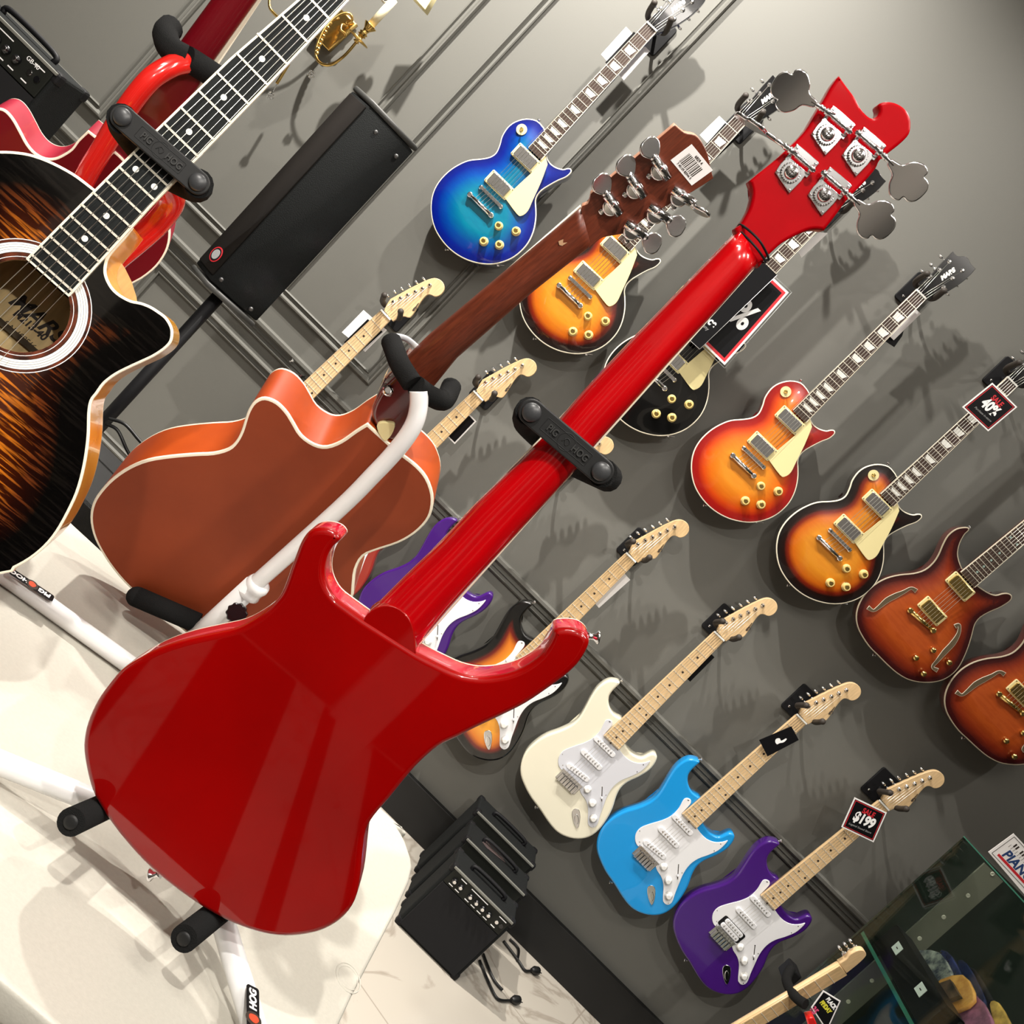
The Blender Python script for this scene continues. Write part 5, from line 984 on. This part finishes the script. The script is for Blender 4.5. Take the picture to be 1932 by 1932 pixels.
for (u, v) in ((587, 140), (502+8, 180)):
    bm = bmesh.new(); c1_ = sp_(u, v, -.09)
    for i in range(5): ball(bm, c1_+Vector((.007*math.cos(i*1.26), 0, .007*math.sin(i*1.26))), .0055, n=6)
    if u > 550: tube(bm, [sp_(600, 122, -.1), c1_+Vector((0, 0, .006))], .0015, 6, sm=1)
    else: tube(bm, [sp_(527, 150, -.1), c1_+Vector((0, 0, .006))], .0015, 6, sm=1)
    finish(bm, 'crystal_drop', CRY, rS)
bm = bmesh.new(); tube(bm, [sp_(512, -18, -.1), sp_(508, 5, -.1), sp_(514, 22, -.1), sp_(540, 40, -.1), sp_(590, 40, -.09), sp_(640, 35, -.05)], .0042, 10); tube(bm, [sp_(545, 120, -.1), sp_(530, 145, -.1), sp_(522, 158, -.1)], .005, 8); finish(bm, 'far_arm', BRASS, rS)
# ------------------------------------------------------------------ glass display case (lower right)
GX = 1.5; GL = mat('green_glass', (.80, .90, .84), .02, trans=1, ior=1.18); GE = mat('glass_edge', (.05, .22, .15), .15, trans=.3)
gt = onx(1838, 1580, GX); gz = 1.22; gy = -.32; rG = root('display_case', Vector((GX, gy, 0)), 'green edged glass display case with drilled shelves at lower right', 'display case')
bm = bmesh.new(); box(bm, (0, -.45, gz/2), (.006, .9, gz)); finish(bm, 'side_glass', GL, rG)
bm = bmesh.new(); box(bm, (0, -.45, gz+.001), (.008, .9, .003)); finish(bm, 'glass_edge', GE, rG)
bm = bmesh.new(); box(bm, (.6, 0, gz/2), (1.2, .012, gz)); finish(bm, 'back_panel', mat('dark_green_panel', (.02, .028, .022), .25, coat=.3), rG)
bm = bmesh.new()
for x_ in (.12, .62):
    box(bm, (x_, -.009, gz/2), (.07, .006, gz-.02), mi=0)
    for i in range(14): lathe(bm, (x_, -.012, .06+i*.088), (0, -1, 0), [(.006, 0), (.006, .001), (.004, .0012), (.0035, .0004)], 14, 1)
finish(bm, 'drilled_upright', [mat('upright_paint', (.16, .155, .12), .5), FRET], rG)
SZ = .845
bm = bmesh.new(); box(bm, (.6, -.44, SZ-.005), (1.19, .86, .010)); finish(bm, 'shelf', GL, rG)
bm = bmesh.new(); box(bm, (.005, -.44, SZ-.005), (.003, .86, .010)); finish(bm, 'shelf_edge', GE, rG)
bm = bmesh.new(); box(bm, (.6, -.45, .03), (1.2, .9, .06)); finish(bm, 'base', BLACKM, rG)
bm = bmesh.new(); box(bm, (.45, -.45, .42), (.004, .86, .7)); finish(bm, 'divider', mat('dark_divider', (.02, .03, .025), .3), rG)
# black box with white price labels on the shelf
BX = GX+.03; K = [onx(u, v, BX) for u, v in ((1650, 1781), (1694, 1745))]; ytop = K[0].y; y2 = onx(1717, 1932, BX).y; hB_ = max(.05, K[1].z-K[0].z)
K1 = onx(1717, 1925, BX)
rK = root('storage_box', Vector((BX, ytop, SZ)), 'long black box with two white price labels on the glass shelf', 'box')
Lb = abs(K1.y-ytop)+.05
bm = bmesh.new(); box(bm, (.03, -Lb/2, hB_/2), (.06, Lb, hB_), bev=.001); finish(bm, 'box', PAPERB, rK)
for u, v in ((1694, 1790), (1738, 1868)):
    c0 = onx(u, v, BX-.001)-rK.location; bm = bmesh.new(); box(bm, c0, (.001, .040, .026)); l_ = finish(bm, 'price_label', WHITEP, rK); bm = bmesh.new(); box(bm, c0+Vector((-.0008, 0, 0)), (.0006, .010, .003)); finish(bm, 'printed_price', DOT, l_)
# second darker box lower right
c0 = onx(1790, 1925, BX); bm = bmesh.new(); box(bm, (0, 0, 0), (.02, .10, .08), bev=.002); tag(finish(bm, 'storage_box', BLACKM, None, (BX+.03, c0.y-.05, SZ+.045)), 'small black box in front of the long labelled box', 'box')
random.seed(5)
def packet(quad, x, mt, label, bulge=.008):
    W4 = [onx(*q, x) for q in quad]; o = sum(W4, Vector())/len(W4); r = root('strap_packet', o, label, 'packet', 'bagged straps on the glass shelf')
    bm = bmesh.new(); P = smooth([((p-o).y, (p-o).z) for p in W4]+[], 3); slab(P, -.006, .006, .004, .004, bm=bm, m=[0]*4, arch=0)
    bmesh.ops.transform(bm, matrix=Matrix(((0, 0, -1, 0), (1, 0, 0, 0), (0, 1, 0, 0), (0, 0, 0, 1))), verts=bm.verts); finish(bm, 'bag', mt, r); return r, W4, o
def bag(n, c, c2=None): return mat(n, c, .25, coat=.6, col2=c2 or tuple(k*.5 for k in c), nscale=40, bump=.6, bscale=40)
packet([(1730, 1800), (1776, 1800), (1800, 1850), (1752, 1845)], BX+.10, bag('white_clear_bag', (.5, .5, .45), (.06, .07, .10)), 'clear packet with white card next to the labelled box')
packet([(1776, 1800), (1800, 1808), (1830, 1880), (1812, 1890)], BX+.115, bag('navy_bag', (.03, .04, .14)), 'navy blue strap packet behind the white packet')
packet([(1810, 1818), (1828, 1822), (1862, 1890), (1848, 1910), (1828, 1870)], BX+.13, bag('deep_navy_bag', (.01, .02, .08)), 'dark navy strap packet, second behind the box')
packet([(1832, 1830), (1850, 1842), (1890, 1920), (1870, 1935), (1850, 1880)], BX+.145, bag('black_bag', (.02, .02, .025)), 'black strap packet in crinkled film, furthest from the box')
r_, W4_, o_ = packet([(1765, 1862), (1820, 1842), (1842, 1890), (1792, 1912)], BX+.085, bag('orange_card', (.85, .42, .10), (.6, .25, .05)), 'orange card packet with brown strap')
bm = bmesh.new(); P = [onx(u, v, BX+.074)-o_ for u, v in ((1764, 1868), (1800, 1855), (1818, 1885), (1780, 1900))]; vs = [bm.verts.new(p+Vector((dx, 0, 0))) for dx in (0, -.012) for p in P]
bm.faces.new(vs[:4]); bm.faces.new(vs[4:][::-1]); [bm.faces.new((vs[i], vs[(i+1) % 4], vs[4+(i+1) % 4], vs[4+i])) for i in range(4)]; bmesh.ops.recalc_face_normals(bm, faces=bm.faces); finish(bm, 'strap', mat('brown_strap', (.14, .08, .05), .5, col2=(.02, .015, .012), nscale=30), r_)
packet([(1800, 1920), (1845, 1880), (1880, 1950), (1820, 1970)], BX+.10, bag('pink_bag', (.45, .16, .28)), 'pink strap packet below the orange card')
packet([(1870, 1900), (1888, 1895), (1915, 1950), (1890, 1960)], BX+.12, bag('yellow_bag', (.75, .45, .10)), 'yellow strap packet at the bottom edge')
for quad, lab in (([(1715, 1700), (1770, 1720), (1800, 1800), (1790, 1830), (1720, 1765)], 'glossy black gig bag behind the labelled box'),):
    W4 = [onx(*q, BX+.25) for q in quad]; o = sum(W4, Vector())/len(W4); bm = bmesh.new(); slab(smooth([((p-o).y, (p-o).z) for p in W4], 4), -.03, .03, .02, .02, bm=bm, m=[0]*4)
    bmesh.ops.transform(bm, matrix=Matrix(((0, 0, -1, 0), (1, 0, 0, 0), (0, 1, 0, 0), (0, 0, 0, 1))), verts=bm.verts); tag(finish(bm, 'gig_bag', mat('black_nylon', (.008, .009, .014), .3, bump=.5, bscale=20), None, o), lab, 'bag')
# piano sign
r_, P_, z_ = card('piano_sign', [(1912, 1572), (2012, 1679), (1962, 1722), (1864, 1607)], -.75, 'white sign with piano keys and PIANO lettering at right edge', 'sign', PAPERW, layers=[])
cc = [Vector(p) for p in P_]; ux = (cc[1]-cc[0]); uy = (cc[3]-cc[0]); pp = lambda a, b_: tuple(cc[0]+ux*a+uy*b_)
bm = bmesh.new()
for a, b_ in (((.04, .06), (.96, .06)), ((.96, .06), (.96, .94)), ((.96, .94), (.04, .94)), ((.04, .94), (.04, .06))): flat(bm, bar2(pp(*a), pp(*b_), .0012), z_, .0003, 0)
flat(bm, bar2(pp(.10, .82), pp(.90, .82), .006), z_, .0003, 1)
for k_ in (.14, .18, .26, .30, .34, .42, .46): flat(bm, bar2(pp(k_, .16), pp(k_, .30), .004), z_, .0003, 0)
for k_ in range(12): flat(bm, bar2(pp(.10+k_*.04, .30), pp(.10+k_*.04, .42), .0008), z_, .0003, 0)
sg = finish(bm, 'printed_border', [DOT, REDP], r_); text('sign_word', 'PIANOS', .030, mat('navy_print', (.02, .05, .16), .5), r_, (*pp(.42, .62), z_), math.atan2(ux.y, ux.x), .15, .001, .0003)
# ---- guitar on a low hanger seen past the display case
GY = -.75
gp = [ony(*q, GY) for q in ((1385, 1950), (1590, 1828), (1632, 1822))]
ax = (gp[1]-gp[0]).normalized(); az = Vector((.25, -.85, -.45)).normalized(); az = (az-ax*az.dot(ax)).normalized(); axx = ax.cross(az)
M = Matrix.Translation(gp[0]) @ Matrix((axx, ax, az)).transposed().to_4x4(); L_ = (gp[1]-gp[0]).length
rQ = root('electric_guitar', M, 'light maple necked pale blue guitar leaning at the bottom edge', 'guitar')
bm = slab([(-.021, -.22), (.021, -.22), (.020, L_), (-.020, L_)], -.016, .0, .001, .010, m=[0]*4, steps=3); finish(bm, 'neck', MAPLE, rQ)
bm = slab([(-.021, -.22), (.021, -.22), (.020, L_), (-.020, L_)], .0002, .005, .001, .0005, m=[0]*4, steps=1); fbq = finish(bm, 'fretboard', [MAPLED], rQ)
for i in range(12): bm = bmesh.new(); box(bm, (0, L_-.035*(i+1)*(1-i*.02), .0055), (.038, .0015, .001)); finish(bm, 'fret', FRET, fbq)
bm = slab(smooth([(-.020, L_), (-.020, L_), (-.020, L_+.02), (-.027, L_+.035), (-.025, L_+.055), (-.015, L_+.065), (.002, L_+.063), (.012, L_+.04), (.020, L_), (.020, L_)], 3), -.014, .0, .002, .002, m=[0]*4); finish(bm, 'headstock', MAPLE, rQ)
for i in range(3): bm = tuner_mk(-1, .03); finish(bm, 'tuning_peg', CHROME, rQ, (-.010, L_+.022+i*.015, .0))
bm = slab(smooth([(-.12, -.5), (-.15, -.42), (-.10, -.34), (-.13, -.24), (-.10, -.17), (-.055, -.165), (-.03, -.20), (0, -.22), (.03, -.22), (.07, -.20), (.10, -.25), (.09, -.34), (.14, -.42), (.12, -.5), (0, -.55)], 4), -.045, -.006, .008, .008, m=[0]*4, steps=3); finish(bm, 'body', mat('pale_blue_lacquer', (.25, .5, .75), .2, coat=1), rQ)
rH = root('guitar_hanger', ony(1500, 1840, GY+.05), 'black foam hanger gripping the leaning maple neck', 'hanger'); hp_ = lambda u, v, y: ony(u, v, y)-rH.location
bm = bmesh.new(); tube(bm, [hp_(1492, 1828, GY+.10), hp_(1484, 1850, GY+.06), hp_(1500, 1880, GY-.02), hp_(1520, 1895, GY-.05)], .012, 12); finish(bm, 'padded_arm', FOAM, rH)
bm = bmesh.new(); box(bm, hp_(1490, 1835, GY+.14), (.03, .06, .04), bev=.004); finish(bm, 'bracket', BLACKM, rH)
r_, P_, z_ = card('sale_tag', [(1553, 1868), (1586, 1888), (1560, 1945), (1530, 1900)], GY-.06, 'black hanging tag with BLACK FRIDAY lettering on the leaning guitar', 'tag', PAPERW, layers=[(.003, PAPERB)])
text('tag_word', 'BLACK', .014, WHITEP, r_, (.001, .016, z_), -.1, 0, .0008, .0003, sx=.7); text('tag_word', 'FRIDAY', .014, mat('yellow_print', (.7, .65, .05), .5), r_, (-.001, .001, z_), -.1, 0, .0008, .0003, sx=.7); text('tag_word', '35', .022, mat('pink_print', (.7, .08, .2), .5), r_, (-.012, -.024, z_), -.1, 0, .0008, .0003, sx=.7)
W4 = [ony(*q, GY-.03) for q in ((1516, 1908), (1530, 1905), (1545, 1940), (1528, 1950))]; o = sum(W4, Vector())/4; bm = bmesh.new(); slab([((p-o).x, (p-o).z) for p in W4], 0, .03, .004, .004, bm=bm, m=[0]*4); bmesh.ops.transform(bm, matrix=Matrix.Rotation(math.pi/2, 4, 'X'), verts=bm.verts); tag(finish(bm, 'electric_guitar', mat('bright_red_lacquer', (.6, .01, .01), .2, coat=1), None, o), 'bright red guitar edge beside the BLACK FRIDAY tag', 'guitar')
